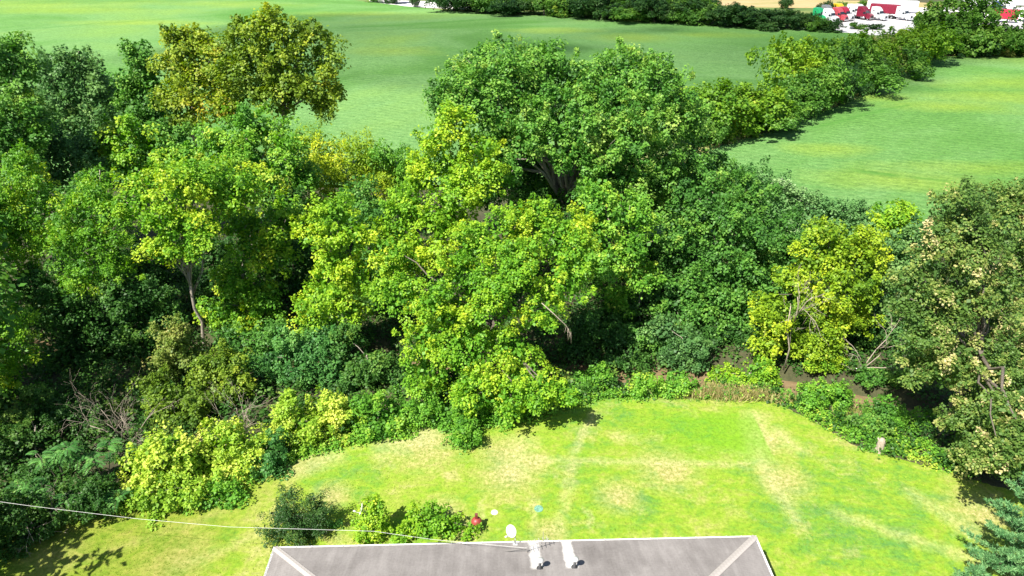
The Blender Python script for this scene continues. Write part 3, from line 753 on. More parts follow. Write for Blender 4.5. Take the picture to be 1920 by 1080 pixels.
# red metal fire pot on the lawn
p = at_z(894, 990); pot = empty('fire_pot', (p.x, p.y, 0)); tag(pot, 'small red metal fire pot with a square chimney on thin legs', 'fire pot')
RED = plain('red_enamel', (.27, .045, .04), .45, 0, .2, 9)
MB().lathe([(0, .26), (.14, .27), (.25, .36), (.29, .47), (.285, .50), (.30, .51)], 24).build('bowl', RED, pot, True)
MB().lathe([(.30, .515), (.27, .60), (.20, .69), (.12, .74), (0, .75)], 24).build('lid', RED, pot, True)
ch = MB().prism([(-.075, .70), (.075, .70), (.065, 1.0), (-.065, 1.0)], -.07, .07).build('chimney', plain('rust_red', (.20, .035, .03), .5, 0, .2, 9), pot)
MB().box((0, 0, 1.03), (.17, .17, .02)).build('chimney_cap', plain('rust_cap', (.16, .05, .045), .5), ch)
for k in range(3):
    t = k * 2.09 + .3
    MB().tube([(.2 * math.cos(t), .2 * math.sin(t), .34), (.26 * math.cos(t), .26 * math.sin(t), 0)], .013, 5).build('leg', DKM, pot)
p = at_z(927, 961)
o = MB().lathe([(.0, .022), (.15, .024), (.20, .012), (.215, -.01)], 9, (0, 0, 0)).build('stepping_stone', plain('pale_stone', (.72, .68, .60), .9, 0, .12), None); o.location = (p.x, p.y, .012)
tag(o, 'pale round stone disc in the grass right of the red fire pot', 'stone')
p = at_z(1010, 954)
o = MB().lathe([(.0, .03), (.06, .03), (.08, .02), (.20, .02), (.22, .026), (.25, .02), (.26, -.01)], 13, (0, 0, 0)).build('well_cover', plain('turquoise_plastic', (.13, .29, .21), .8, 0, .6, 14), None); o.location = (p.x, p.y, .012)
tag(o, 'small round turquoise cover lying in the lawn', 'cover')
p = at_z(1648, 845); lg = empty('cut_stump', (p.x, p.y, 0)); tag(lg, 'pale weathered tree stump at the lawn edge by the creek bank', 'stump')
prof = [(.34, -.1), (.27, .12), (.24, .4), (.22, .75), (.12, .98), (0, 1.02)]
MB().lathe(prof, 11).build('wood', DEAD, lg, True)
MB().tube([(.05, .05, .5), (-.25, .1, .95)], [.09, .05], 7).build('branch_stub', DEAD, lg, True)

# ------------------------------------------------------------------ woodland trees, front to back, left to right
T = plant
T('silver_maple', 'tallest broad green maple in the middle with grey forking trunks showing', 'tree', 1050, 60,
  [(960, 160, 85, -1), (870, 175, 62, -2), (905, 140, 55, 2), (1030, 140, 66, 1), (1105, 165, 60, -1), (1170, 150, 70, 1), (1240, 175, 62, 0), (1275, 225, 55, 1), (1180, 225, 80, -3), (1040, 215, 70, -3), (1090, 250, 58, -4.5), (1215, 300, 70, -2), (1285, 300, 45, 1), (1240, 370, 60, -1), (1165, 330, 55, -4), (960, 250, 50, -3), (1000, 130, 50, 2), (850, 195, 50, 0), (1110, 350, 36, -5), (940, 310, 56, 2), (1010, 300, 50, 4), (1090, 320, 60, 3), (1150, 400, 50, 1), (1010, 380, 55, 4), (930, 210, 55, -3), (1300, 350, 40, 2), (1062, 292, 40, -5.5), (1000, 262, 40, -5), (1125, 300, 44, -5.5), (965, 310, 34, -5.5), (1100, 355, 30, -6.2), (1290, 400, 40, 0)],
  'maple', L=.225, dens=1.5, trunk=.50, h0=8, twigs=90, voids_px=[(1038, 345, 30, -4.5, 3.6, 1.35), (985, 305, 20, -4.5, 3.0, 1.4)], bias=.52, tip=.25, cr=.61)
T('box_elder', 'lime yellow maple rising left of the big green maple', 'tree', 830, 51,
  [(860, 235, 46), (820, 265, 44, -1), (895, 280, 44, -.5), (795, 320, 48, -1), (860, 340, 60, -2), (765, 380, 46, -2), (830, 420, 62, -3), (905, 350, 40, -2), (745, 440, 44, -3), (775, 480, 46, -4), (930, 330, 30, -1)],
  'lime', dens=1.6, trunk=.22, bias=.50, tip=.32, gap=.32, bark=BARKD, twigs=40)
T('box_elder', 'wide yellow green maple hanging over the lawn edge in the centre', 'tree', 930, 42,
  [(960, 420, 52, 1), (900, 455, 55, 0), (1040, 450, 60, 0), (975, 490, 62, -1.5), (870, 510, 58, -1), (1060, 530, 50, -2), (930, 560, 62, -2.5), (850, 590, 55, -2), (1015, 590, 45, -3), (800, 640, 55, -2), (880, 660, 60, -3.2), (960, 650, 48, -3.2), (810, 700, 55, -3), (890, 725, 50, -3.8), (985, 715, 55, -3.6), (760, 560, 45, 0), (735, 480, 45, 2), (730, 540, 40, 1), (1080, 430, 36, 1), (1010, 405, 36, 1), (1020, 728, 42, -6.0), (960, 742, 46, -6.1), (1052, 736, 28, -6.3), (895, 735, 46, -5.6), (1085, 470, 36, -1), (820, 560, 40, -2.5)],
  'yellow', dens=1.45, trunk=.22, bias=.50, tip=.34, gap=.34, bark=BARKD, twigs=70, h0=6, voids_px=[(968, 580, 24, -5.5, 2, 1.3), (1010, 655, 36, -5.5, 2.5, 1)])
T('box_elder', 'green maple with yellow branch tips right of the central yellow one', 'tree', 1150, 51,
  [(1120, 370, 42), (1180, 400, 46, -1), (1110, 430, 46, -1), (1190, 460, 42, -2), (1140, 490, 46, -2), (1090, 480, 36, -1), (1200, 520, 36, -2), (1150, 560, 40, -2)],
  'bright', dens=1.5, trunk=.22, bias=.50, tip=.4, twigs=36)
T('elm_tree', 'dark green elm with shaded right side behind the yellow maple', 'tree', 1350, 53,
  [(1330, 370, 60), (1400, 365, 60, 1), (1290, 430, 62, -1), (1370, 450, 75, -2), (1440, 430, 55, 0), (1310, 530, 70, -3), (1400, 540, 72, -3.5), (1450, 500, 45, -2), (1340, 610, 66, -4), (1420, 620, 55, -4.5), (1270, 590, 55, -4)],
  'green', dens=1.35, trunk=.24, bias=.42, tip=.2, twigs=40)
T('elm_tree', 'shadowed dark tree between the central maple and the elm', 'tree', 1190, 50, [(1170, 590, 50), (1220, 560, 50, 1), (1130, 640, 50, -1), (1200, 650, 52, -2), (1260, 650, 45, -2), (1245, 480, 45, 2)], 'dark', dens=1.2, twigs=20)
T('willow', 'pale silvery green bush tree at the edge of the right field', 'tree', 1545, 63, [(1510, 400, 36), (1560, 395, 36), (1600, 405, 34, 1), (1530, 440, 40, -1), (1590, 450, 40, -1), (1480, 420, 34, -1), (1470, 370, 40, 1), (1430, 355, 36, 1)], 'silver', dens=1.5, bias=.5, twigs=16)
T('small_elm', 'small yellow green tree top behind the tan seeded tree', 'tree', 1680, 60, [(1680, 400, 34), (1655, 415, 30), (1705, 415, 28), (1680, 440, 34)], 'lime', dens=1.5, bias=.42, twigs=12)
T('box_elder', 'golden yellow tree beside the muddy creek', 'tree', 1560, 45.5,
  [(1580, 460, 50), (1530, 490, 46, -.5), (1620, 490, 42), (1570, 530, 55, -1.5), (1520, 560, 42, -1), (1620, 550, 40, -1), (1450, 590, 42, -1.5), (1440, 640, 34, -2), (1550, 620, 46, -2), (1530, 670, 42, -2.5), (1580, 660, 34, -2), (1450, 560, 26, -1), (1490, 530, 36, -.5), (1545, 590, 44, -1.5), (1600, 600, 40, -1), (1480, 630, 36, -1.5), (1620, 450, 34), (1540, 440, 34)],
  'gold', dens=1.4, trunk=.14, bias=.38, tip=.3, gap=.28, bark=BARKD, twigs=50, voids_px=[(1618, 672, 30, -3, 2.5, 1.4)])
T('ash_tree', 'blue green ash between the golden tree and the tan seeded tree', 'tree', 1690, 48, [(1680, 470, 50), (1640, 520, 46, -.5), (1700, 530, 55, -1), (1650, 590, 50, -1), (1720, 600, 50, -1.5), (1680, 660, 46, -2), (1730, 440, 40, 0)], 'blue', dens=1.35, bias=.5, twigs=30)
T('seeding_maple', 'large tree at right with tan seed clusters and bare grey twigs', 'tree', 1790, 35.5,
  [(1800, 400, 62, 1), (1850, 440, 55, 1), (1760, 460, 50, 0), (1820, 500, 62, 0), (1720, 530, 52, -.5), (1790, 580, 62, -1), (1740, 620, 56, -1.5), (1860, 560, 55, 0), (1700, 570, 40, -1), (1770, 680, 58, -2), (1830, 660, 50, -1), (1720, 690, 40, -1.5), (1880, 700, 60, -2), (1850, 780, 62, -3), (1900, 800, 60, -3), (1830, 850, 46, -3.9), (1880, 860, 44, -3.9), (1800, 790, 42, -2.6), (1880, 630, 50, 0), (1850, 830, 40, -4), (1868, 850, 42, -8.6), (1912, 820, 48, -8.0), (1890, 775, 48, -6.5), (1935, 860, 46, -8.6)],
  'tan', dens=1.5, trunk=.24, bias=.47, tip=.36, tone_c=.22, tone_l=.06, twigs=90, h0=8, bark=BARKD, voids_px=[(1845, 600, 16, -2, 2, 1.5)])
T('oak_tree', 'green oak at the right edge behind the tan seeded tree', 'tree', 1940, 45, [(1900, 385, 50), (1960, 390, 55), (1930, 460, 60, -1), (1990, 480, 60, -1), (1900, 530, 50, -1), (1960, 580, 60, -2), (1930, 660, 55, -2), (1990, 700, 60, -2), (1860, 370, 30, 1)], 'tan', dens=1.4, bias=.48, tip=.4, twigs=30, bark=BARKD)
T('box_elder', 'yellow green slender maple left of the central lime maple', 'tree', 630, 46,
  [(630, 395, 42), (590, 440, 42, -.5), (660, 440, 46, -.5), (620, 500, 46, -1), (665, 510, 36, -1), (600, 560, 48, -1.5), (650, 580, 44, -1.5), (590, 610, 34, -2), (630, 540, 42, -1)],
  'lime', dens=1.3, trunk=.2, bias=.52, tip=.25, twigs=40)
T('ash_tree', 'pale green ash with a bare leaning trunk above the dark hollow', 'tree', 385, 46.5,
  [(340, 345, 60, 0, .8), (270, 350, 50, 1, .8), (400, 340, 55, 1, .8), (240, 390, 40, 0, .8), (310, 410, 56, -1, .75), (380, 420, 55, -1, .75), (300, 470, 38, -1.5, .7), (430, 370, 50, 1, .8), (355, 470, 36, -1.5, .7), (460, 340, 36, 1)],
  'yellow', dens=1.35, trunk=.15, h0=7.2, bias=.56, tip=.35, twigs=60, lean=(-.6, 0))
T('box_elder', 'yellow flecked tree just right of the leaning trunk', 'tree', 460, 50, [(450, 420, 42), (500, 430, 44), (470, 480, 46, -1), (520, 480, 36, 0), (440, 530, 44, -1), (490, 560, 46, -1.5), (420, 590, 44, -2), (470, 620, 44, -2), (540, 400, 36, 1)], 'yellow', dens=1.25, bias=.44, tip=.3, tone_c=.24, twigs=30)
T('ash_tree', 'bright green rounded tree below the tall olive gold tree', 'tree', 480, 60, [(470, 235, 46), (410, 270, 46, -.5), (530, 280, 50, -.5), (460, 300, 56, -1.5), (390, 320, 50, -1), (520, 345, 56, -2), (440, 370, 50, -2), (570, 330, 36, 0), (360, 300, 36, 0), (570, 390, 40, -1)], 'bright', dens=1.5, bias=.5, tip=.3, twigs=30)
T('willow', 'golden feathery willow at the field edge left of centre', 'tree', 650, 67, [(620, 285, 46), (670, 290, 44), (700, 315, 42), (610, 330, 50, -1), (670, 345, 50, -1), (735, 335, 36, 0), (640, 385, 45, -2), (720, 370, 36, -1), (580, 270, 36, 1)], 'gold', dens=1.4, bias=.50, wid=.22, hang=.8, twigs=22)
T('willow', 'green feathery bush tree between the golden willow and the lime maple', 'tree', 745, 66, [(745, 300, 30), (760, 340, 36), (720, 290, 26), (775, 310, 26), (690, 300, 24, 2)], 'bright', dens=1.4, bias=.35, wid=.24, hang=.7, twigs=10)
T('cottonwood', 'left half of the tall olive gold cottonwood pair, browner leaves', 'tree', 375, 82, [(360, 100, 46), (330, 130, 40, 0), (410, 120, 46, -.5), (370, 170, 52, -1), (330, 185, 40, -.5), (420, 190, 46, -1.5), (340, 225, 36, -1), (390, 75, 30, 1), (330, 70, 24, 0)], 'olive', dens=1.3, bias=.60, trunk=.30, twigs=40)
T('cottonwood', 'right half of the tall cottonwood pair, taller with greener crown', 'tree', 540, 80, [(490, 70, 50), (540, 60, 38, 0), (590, 75, 46, 0), (450, 100, 46, 0), (610, 120, 40, 0), (520, 120, 58, -1), (570, 160, 46, -1), (470, 160, 52, -1), (620, 165, 30, 0), (510, 45, 34, 0), (600, 195, 36, -1), (530, 190, 45, -2), (460, 55, 30, 1)], 'olive', dens=1.25, bias=.48, trunk=.34, twigs=60, voids_px=[(555, 205, 26, -3, 2.5, 1.2)])
T('spruce', 'dark blue green rounded tree at upper left before the field', 'tree', 135, 74, [(140, 130, 40), (100, 155, 40), (175, 160, 40), (130, 190, 50, -1), (180, 210, 42, -1), (90, 210, 40, -1), (140, 250, 50, -2), (150, 105, 24, 0), (90, 125, 24)], 'blue', dens=1.45, bias=.52, twigs=26)
T('ash_tree', 'narrow mid green tree left of the olive cottonwoods', 'tree', 262, 84, [(260, 110, 30), (245, 150, 36), (280, 160, 34), (225, 170, 34), (255, 195, 42, -1), (285, 215, 36, -1), (215, 210, 36, -1), (265, 90, 22)], 'green', dens=1.5, bias=.55, twigs=20)
T('elm_tree', 'tall green tree cut by the upper left corner', 'tree', 5, 62, [(10, 100, 46), (40, 130, 40), (-20, 140, 50), (20, 180, 50, -1), (60, 220, 44, -1), (-10, 240, 55, -2), (40, 280, 50, -2), (-50, 100, 50)], 'green', dens=1.4, bias=.54, twigs=26)
T('elm_tree', 'blue green understorey tree below the dark rounded tree at left', 'tree', 110, 64, [(110, 280, 50), (70, 250, 40), (160, 290, 44), (100, 330, 50, -1), (180, 330, 40, -1)], 'blue', dens=1.3, bias=.36, twigs=14)
T('hackberry', 'yellow green spreading tree under the narrow green tree at left', 'tree', 245, 66, [(250, 245, 40), (210, 265, 40), (290, 260, 36), (240, 300, 46, -1), (200, 310, 40, -1), (300, 300, 40, -1)], 'yellow', dens=1.5, bias=.46, tone_c=.24, twigs=20)
T('honey_locust', 'dark locust with a yellow top at the left edge', 'tree', 40, 50, [(50, 325, 44), (10, 350, 46), (80, 370, 44), (30, 410, 55, -1), (-30, 380, 50, -1), (90, 440, 46, -1), (20, 480, 55, -2), (40, 300, 26)], 'yellow', dens=1.3, bias=.40, tone_c=.24, wid=.26, hang=.7, twigs=26)
T('honey_locust', 'feathery dark locust above the shaded hollow', 'tree', 170, 49, [(150, 400, 46), (190, 370, 40), (120, 450, 50, -1), (180, 450, 50, -1), (230, 430, 40, 0), (150, 520, 52, -2), (220, 500, 44, -1), (190, 330, 34, 2)], 'yellow', dens=1.2, bias=.28, tone_c=.22, wid=.26, hang=.7, twigs=26)
T('honey_locust', 'yellow green locust branches at the left edge halfway down', 'tree', 10, 40, [(25, 610, 44), (-20, 620, 50), (40, 660, 40, -.5), (10, 700, 46, -1), (-30, 720, 55, -1)], 'yellow', dens=1.2, bias=.48, wid=.26, hang=.8, twigs=20)
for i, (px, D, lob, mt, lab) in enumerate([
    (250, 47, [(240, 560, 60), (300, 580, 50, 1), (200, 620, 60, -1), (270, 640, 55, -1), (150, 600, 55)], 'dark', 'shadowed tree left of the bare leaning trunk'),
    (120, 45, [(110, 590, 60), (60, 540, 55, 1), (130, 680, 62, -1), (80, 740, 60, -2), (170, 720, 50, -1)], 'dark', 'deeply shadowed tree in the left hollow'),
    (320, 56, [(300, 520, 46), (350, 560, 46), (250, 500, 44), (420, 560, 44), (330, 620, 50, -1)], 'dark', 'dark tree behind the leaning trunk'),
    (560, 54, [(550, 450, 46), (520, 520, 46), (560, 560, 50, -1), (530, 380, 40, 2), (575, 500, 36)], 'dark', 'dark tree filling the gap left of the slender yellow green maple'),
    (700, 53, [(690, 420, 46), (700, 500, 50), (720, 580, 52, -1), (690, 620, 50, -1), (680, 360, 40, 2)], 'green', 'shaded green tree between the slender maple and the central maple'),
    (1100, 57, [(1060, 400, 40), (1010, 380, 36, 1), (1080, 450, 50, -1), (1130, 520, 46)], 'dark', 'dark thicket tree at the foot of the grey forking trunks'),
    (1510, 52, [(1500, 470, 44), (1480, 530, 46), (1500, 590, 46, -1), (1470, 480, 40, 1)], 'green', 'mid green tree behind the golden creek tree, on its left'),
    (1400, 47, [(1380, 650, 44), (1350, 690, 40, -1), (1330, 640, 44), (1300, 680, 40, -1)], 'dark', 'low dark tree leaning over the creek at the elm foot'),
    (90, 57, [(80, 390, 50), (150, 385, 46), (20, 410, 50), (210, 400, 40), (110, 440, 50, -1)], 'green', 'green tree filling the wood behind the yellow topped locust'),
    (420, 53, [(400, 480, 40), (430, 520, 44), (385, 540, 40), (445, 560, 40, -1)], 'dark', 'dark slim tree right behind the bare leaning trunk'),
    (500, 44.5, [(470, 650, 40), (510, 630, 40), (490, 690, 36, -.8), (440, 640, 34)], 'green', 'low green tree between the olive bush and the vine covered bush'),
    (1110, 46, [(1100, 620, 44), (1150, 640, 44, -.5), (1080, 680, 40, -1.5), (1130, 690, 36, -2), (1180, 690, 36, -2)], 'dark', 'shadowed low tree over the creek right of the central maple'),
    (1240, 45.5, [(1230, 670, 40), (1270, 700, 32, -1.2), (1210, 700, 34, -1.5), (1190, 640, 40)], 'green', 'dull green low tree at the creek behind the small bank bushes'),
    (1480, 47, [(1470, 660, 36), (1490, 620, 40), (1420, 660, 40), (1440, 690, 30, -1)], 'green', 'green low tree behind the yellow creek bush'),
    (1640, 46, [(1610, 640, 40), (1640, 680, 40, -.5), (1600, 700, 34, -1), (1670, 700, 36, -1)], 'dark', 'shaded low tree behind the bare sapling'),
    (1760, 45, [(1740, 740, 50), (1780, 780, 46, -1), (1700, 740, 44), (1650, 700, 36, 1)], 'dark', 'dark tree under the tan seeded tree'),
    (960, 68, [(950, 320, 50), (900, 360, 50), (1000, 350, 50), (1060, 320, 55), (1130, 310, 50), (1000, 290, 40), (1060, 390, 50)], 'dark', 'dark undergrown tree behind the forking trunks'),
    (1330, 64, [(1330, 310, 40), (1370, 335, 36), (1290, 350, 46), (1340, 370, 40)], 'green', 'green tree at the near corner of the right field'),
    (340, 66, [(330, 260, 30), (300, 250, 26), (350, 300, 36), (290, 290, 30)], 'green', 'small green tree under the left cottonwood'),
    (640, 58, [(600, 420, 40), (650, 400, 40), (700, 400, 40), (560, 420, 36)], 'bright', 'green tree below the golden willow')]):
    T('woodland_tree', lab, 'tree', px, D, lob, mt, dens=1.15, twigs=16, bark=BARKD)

# trees left of the picture that throw their shade over the hollow and the lawn corner
for i, (x, y, h, r) in enumerate([(-37, 34, 18, 6.2), (-42, 44, 18, 6), (-29.5, 21, 11.5, 4.4), (-38, 29, 14, 4.8)]):
    SEED[0] += 1; rg = np.random.default_rng(SEED[0])
    lob = [[rg.normal(0, r * .35), rg.normal(0, r * .35), h - r * .9 - rg.random() * r * 1.2, r * .55, r * .55, r * .5] for _ in range(9)]
    cp, cn = clumps(rg, lob, 1.3, 1.2, backkeep=.9)
    P, Nn, Dv, LL, tone = leaves_from(rg, cp, cn, 1.2, 40, .45)
    root = empty('shade_tree', (x, y, 0)); tag(root, ['dark leafy tree just past the left edge beside the hollow', 'tall leafy tree past the left edge behind the hollow', 'leafy tree past the left edge shading the lawn corner', 'leafy tree past the left edge beside the sumacs'][i], 'tree', 'trees past the left edge')
    link(bpy.data.objects.new('crown', leaf_mesh('crown', P, Nn, Dv, LL, tone, LM['green'])), root)
    skeleton(rg, lob, cp, (0, 0, 0), h * .5, .22, twigs=10).build('trunk', BARKD, root, True)

# ------------------------------------------------------------------ bushes along the edge of the wood
def B(label, px, D, lobes, m_, name='bush', group=None, **kw):
    kw.setdefault('dens', 1.45); kw.setdefault('twigs', 14)
    return plant(name, label, 'bush', px, D, lobes, m_, parts=('foliage', 'stem'), group=group, **kw)
B('blue green vine covered bush left of the lower central maple', 590, 42, [(540, 650, 40), (590, 660, 44), (510, 690, 36, -.5), (570, 710, 46, -1), (625, 700, 40, -.5), (610, 640, 36, .5)], 'teal', bias=.5, hang=.8)
B('shaded dark bush between the vine bush and the central maple', 700, 41, [(690, 690, 44), (735, 715, 40), (670, 730, 40, -.5), (650, 640, 40, 1.5)], 'dark', bias=.62)
B('olive yellow bush beside the grey dead brush', 425, 39.5, [(430, 680, 36), (400, 710, 36), (450, 720, 36, -.5), (410, 750, 40, -1), (380, 690, 26)], 'olive', bias=.42)
B('withered brown and green bush under the leaning trunk', 335, 41, [(330, 640, 36), (355, 670, 36), (310, 690, 40, -.5), (340, 620, 26)], 'brown', bias=.46)
B('dark green bush below the left dead brush', 330, 37, [(320, 760, 44), (370, 770, 40), (290, 730, 36, 1), (340, 800, 40, -1), (230, 790, 40)], 'olive', bias=.20)
B('dark tangle at the far left of the lower wood', 60, 33, [(60, 770, 50, 2), (120, 790, 46, 2), (30, 830, 50), (170, 790, 40, 2), (90, 900, 50, -1.5)], 'under', bias=.55)
B('shaded bush in the bottom left corner', 20, 27, [(20, 960, 60), (80, 1000, 46), (-40, 1010, 60), (130, 940, 46, 1), (30, 1040, 50, -1), (180, 930, 40, 1.5)], 'under', bias=.5)
B('tall pale yellow green weed bush at the head of the lawn corner', 420, 32.5, [(430, 820, 42), (400, 850, 40), (460, 850, 40, -.3), (420, 890, 46, -1), (470, 900, 36, -1), (370, 870, 36, -.5)], 'shrub', bias=.56, L=.16, up=.5)
B('broad pale leaved bush at the left lawn edge', 310, 31, [(310, 840, 46), (280, 870, 40), (350, 860, 40), (320, 900, 44, -.7), (280, 910, 36, -.8)], 'shrub', bias=.48, L=.17)
B('low yellow vine bush spilling onto the left lawn', 270, 29.2, [(270, 930, 36), (240, 950, 26), (310, 945, 34, -.3), (360, 930, 36, .2), (300, 975, 24, -1)], 'shrub', bias=.40, L=.15)
B('low leafy bush under the pale weed bush', 400, 29.5, [(390, 945, 34), (430, 960, 26, -.4), (440, 925, 32, .3), (350, 980, 24, -1), (400, 985, 22, -1.1)], 'bright', bias=.46, L=.15)
B('small green bush right of the pale weed bush', 500, 32.0, [(500, 870, 30), (480, 900, 28, -.4), (520, 890, 22, -.3), (505, 835, 30, .8)], 'teal', bias=.62, L=.15)
B('rounded light green bush, left of the row behind the lawn', 560, 35, [(560, 790, 40), (530, 815, 32), (590, 810, 34, -.3), (560, 840, 34, -.8), (540, 760, 26, .6)], 'shrub', bias=.44, L=.16)
B('tallest light green bush of the row behind the lawn', 630, 36, [(625, 760, 36), (650, 790, 34, -.3), (610, 800, 34, -.4), (640, 830, 32, -.9)], 'shrub', bias=.52, L=.16)
B('dense green bush in the row behind the lawn', 710, 36, [(700, 770, 38), (740, 775, 36, .2), (710, 810, 38, -.6), (750, 810, 30, -.3), (680, 830, 28, -.9)], 'bright', bias=.52, L=.15)
B('green bush under the left side of the central maple', 830, 36.5, [(810, 770, 34), (850, 780, 36), (880, 770, 30, .4), (830, 800, 24, -.5), (790, 785, 24)], 'bright', bias=.42, L=.15)
B('low rounded bush standing out onto the lawn', 875, 34.2, [(875, 820, 26), (855, 825, 20), (895, 832, 16, -.2), (870, 800, 24, .5)], 'bright', bias=.38, L=.13)
B('green bush under the right side of the central maple', 950, 37, [(930, 765, 36), (970, 770, 34), (1005, 755, 32, .5), (940, 795, 24, -.6)], 'bright', bias=.46, L=.15)
B('shaded leafy bush at the maple shadow edge', 1050, 39, [(1040, 750, 30), (1075, 745, 28, .3), (1020, 775, 24, -.8)], 'green', bias=.5, L=.15)
B('round bright bush at the dark creek bank', 1120, 40.5, [(1118, 706, 28), (1100, 715, 22), (1140, 712, 20)], 'bright', bias=.40, L=.15)
B('small green bush before the creek, right of the round bright one', 1212, 39.8, [(1210, 720, 26), (1195, 730, 18), (1232, 728, 20)], 'bright', bias=.45, L=.15)
B('low green bush left of the dry grass', 1278, 39.6, [(1278, 725, 24), (1260, 732, 18), (1300, 730, 18)], 'bright', bias=.40, L=.15)
B('dull blue green bush over the creek bank', 1290, 44, [(1290, 650, 36), (1310, 690, 30, -.6), (1260, 670, 36), (1240, 620, 36, 1)], 'blue', bias=.42)
B('yellow green bush hanging over the creek', 1412, 41.5, [(1408, 708, 32), (1380, 714, 28), (1430, 712, 24), (1425, 688, 22), (1350, 712, 26, .4)], 'yellow', bias=.55, L=.15)
B('bright green bush before the muddy water', 1535, 38.6, [(1530, 752, 36), (1508, 768, 26), (1558, 765, 30), (1545, 735, 24)], 'bright', bias=.52, L=.14)
B('small upright green bush on the creek bank', 1577, 38, [(1578, 755, 26), (1580, 782, 26, -.3), (1574, 736, 18)], 'bright', bias=.42, L=.14)
B('leafy bank bush left of the pale stump', 1625, 36, [(1620, 800, 30), (1600, 815, 22), (1650, 805, 26), (1640, 780, 24, .6)], 'green', bias=.62, L=.14)
B('leafy bank bush right of the pale stump', 1700, 36.3, [(1690, 800, 34), (1720, 820, 30, -.3), (1700, 840, 22, -.9), (1740, 800, 28, .3), (1660, 770, 30, 1)], 'bright', bias=.28, L=.14)
B('yellowish small bush in the golden tree shade', 1545, 42.8, [(1540, 690, 30), (1570, 690, 22), (1520, 700, 20)], 'yellow', bias=.4, L=.15)
B('bush on the far creek bank below the bare branches', 1640, 41, [(1630, 720, 24), (1665, 720, 28), (1690, 740, 24)], 'green', bias=.6, L=.15)
# beside the house
B('dark evergreen yew at the left corner of the roof', 556, 27.3, [(545, 950, 32), (548, 926, 22, .2), (590, 962, 32, -.1), (592, 938, 20, .1), (560, 985, 40, -.5), (525, 1000, 34, -.5), (600, 1000, 24, -.4), (575, 1020, 30, -.6), (520, 965, 24, 0), (545, 1022, 26, -.6)], 'yew', name='yew', bias=.5, L=.10, wid=.22, cr=.28, per=60)
B('small teal leaved shrub behind the roof corner', 612, 27.0, [(605, 1010, 14), (622, 1005, 12), (600, 1025, 12), (628, 985, 10, .4)], 'teal', bias=.6, L=.11)
B('ivy covered column bush touching the gutter', 695, 27.0, [(698, 960, 26), (690, 985, 26, -.1), (712, 985, 22, -.1), (695, 1010, 24, -.5), (690, 940, 16, .1), (712, 945, 16, .1)], 'lime', bias=.40, L=.12, cr=.30, per=40)
B('bright green bush along the middle of the gutter', 800, 27.2, [(770, 990, 28), (810, 975, 30, .2), (800, 1000, 30, -.3), (845, 990, 26), (880, 1000, 22, -.1), (750, 1008, 22, -.5), (910, 1006, 14, -.2), (775, 965, 18, .4), (820, 958, 14, .5)], 'lime', bias=.42, L=.13, cr=.32, per=40)
c_, _ = at_y(679, 955, 26.75)
dish('tilted small satellite dish standing in the ivy bush', 0, 0, c_, (-.93, -.10, .34), .30, (c_.x + .25, 27.0, 0.012))

# ------------------------------------------------------------------ pines at the right edge
def pine(label, px, D, h, r, seed):
    rg = np.random.default_rng(seed); gx = (px - 960) / FPX * (D * CP + CAM_H * SP)
    root = empty('white_pine', (gx, D, 0)); tag(root, label, 'pine tree')
    mb = MB().tube([(0, 0, -.2), (.04, 0, h * .5), (0, .03, h * .98)], [h * .02, h * .014, .02], 8)
    P, Nn, Dv, LL, tn = [], [], [], [], []
    z = .35
    while z < h * .99:
        f = 1 - z / h; rr = r * (f ** .75) * rg.uniform(.82, 1.1) + .12
        for k in range(6):
            a = rg.random() * 6.283; ln = rr * rg.uniform(.75, 1.1)
            d = np.array([math.cos(a), math.sin(a), .22 + .3 * (1 - f)])
            e = np.array([0, 0, z]) + d * ln
            mb.tube([(0, 0, z), tuple(np.array([0, 0, z]) + d * ln * .55 - np.array([0, 0, .04 * ln])), tuple(e)], [.03 * f + .012, .015, .006], 4)
            for s in np.linspace(.3, 1.02, max(3, int(ln / .16))):
                c0 = np.array([0, 0, z]) + d * ln * s
                nt_ = 3 if s < .98 else 2
                for _ in range(nt_):
                    off = rg.normal(0, .13, 3) * (1.1 - .4 * s); off[2] = abs(off[2]) * .5
                    tone = rg.normal(.5, .18)
                    kk = 15
                    dd = nrm(rg.normal(0, .75, (kk, 3)) + d * .8 + np.array([0, 0, .45]))
                    P.append(np.repeat((c0 + off)[None], kk, 0) + rg.normal(0, .02, (kk, 3))); Dv.append(dd)
                    Nn.append(rg.normal(size=(kk, 3))); LL.append(rg.uniform(.13, .24, kk)); tn.append(tone + rg.normal(0, .12, kk))
        z += .30 + .12 * f
    link(bpy.data.objects.new('crown', leaf_mesh('pine_crown', np.concatenate(P), np.concatenate(Nn), np.concatenate(Dv), np.concatenate(LL), np.concatenate(tn), LM['pine'], .09, 0)), root)
    mb.build('trunk', BARKD, root, True)
pine('blue green white pine at the right edge beside the lawn', 1945, 23.4, 8.2, 3.6, 5)
pine('small pine tip at the bottom edge right of the roof', 1800, 22.4, 2.7, 1.0, 6)

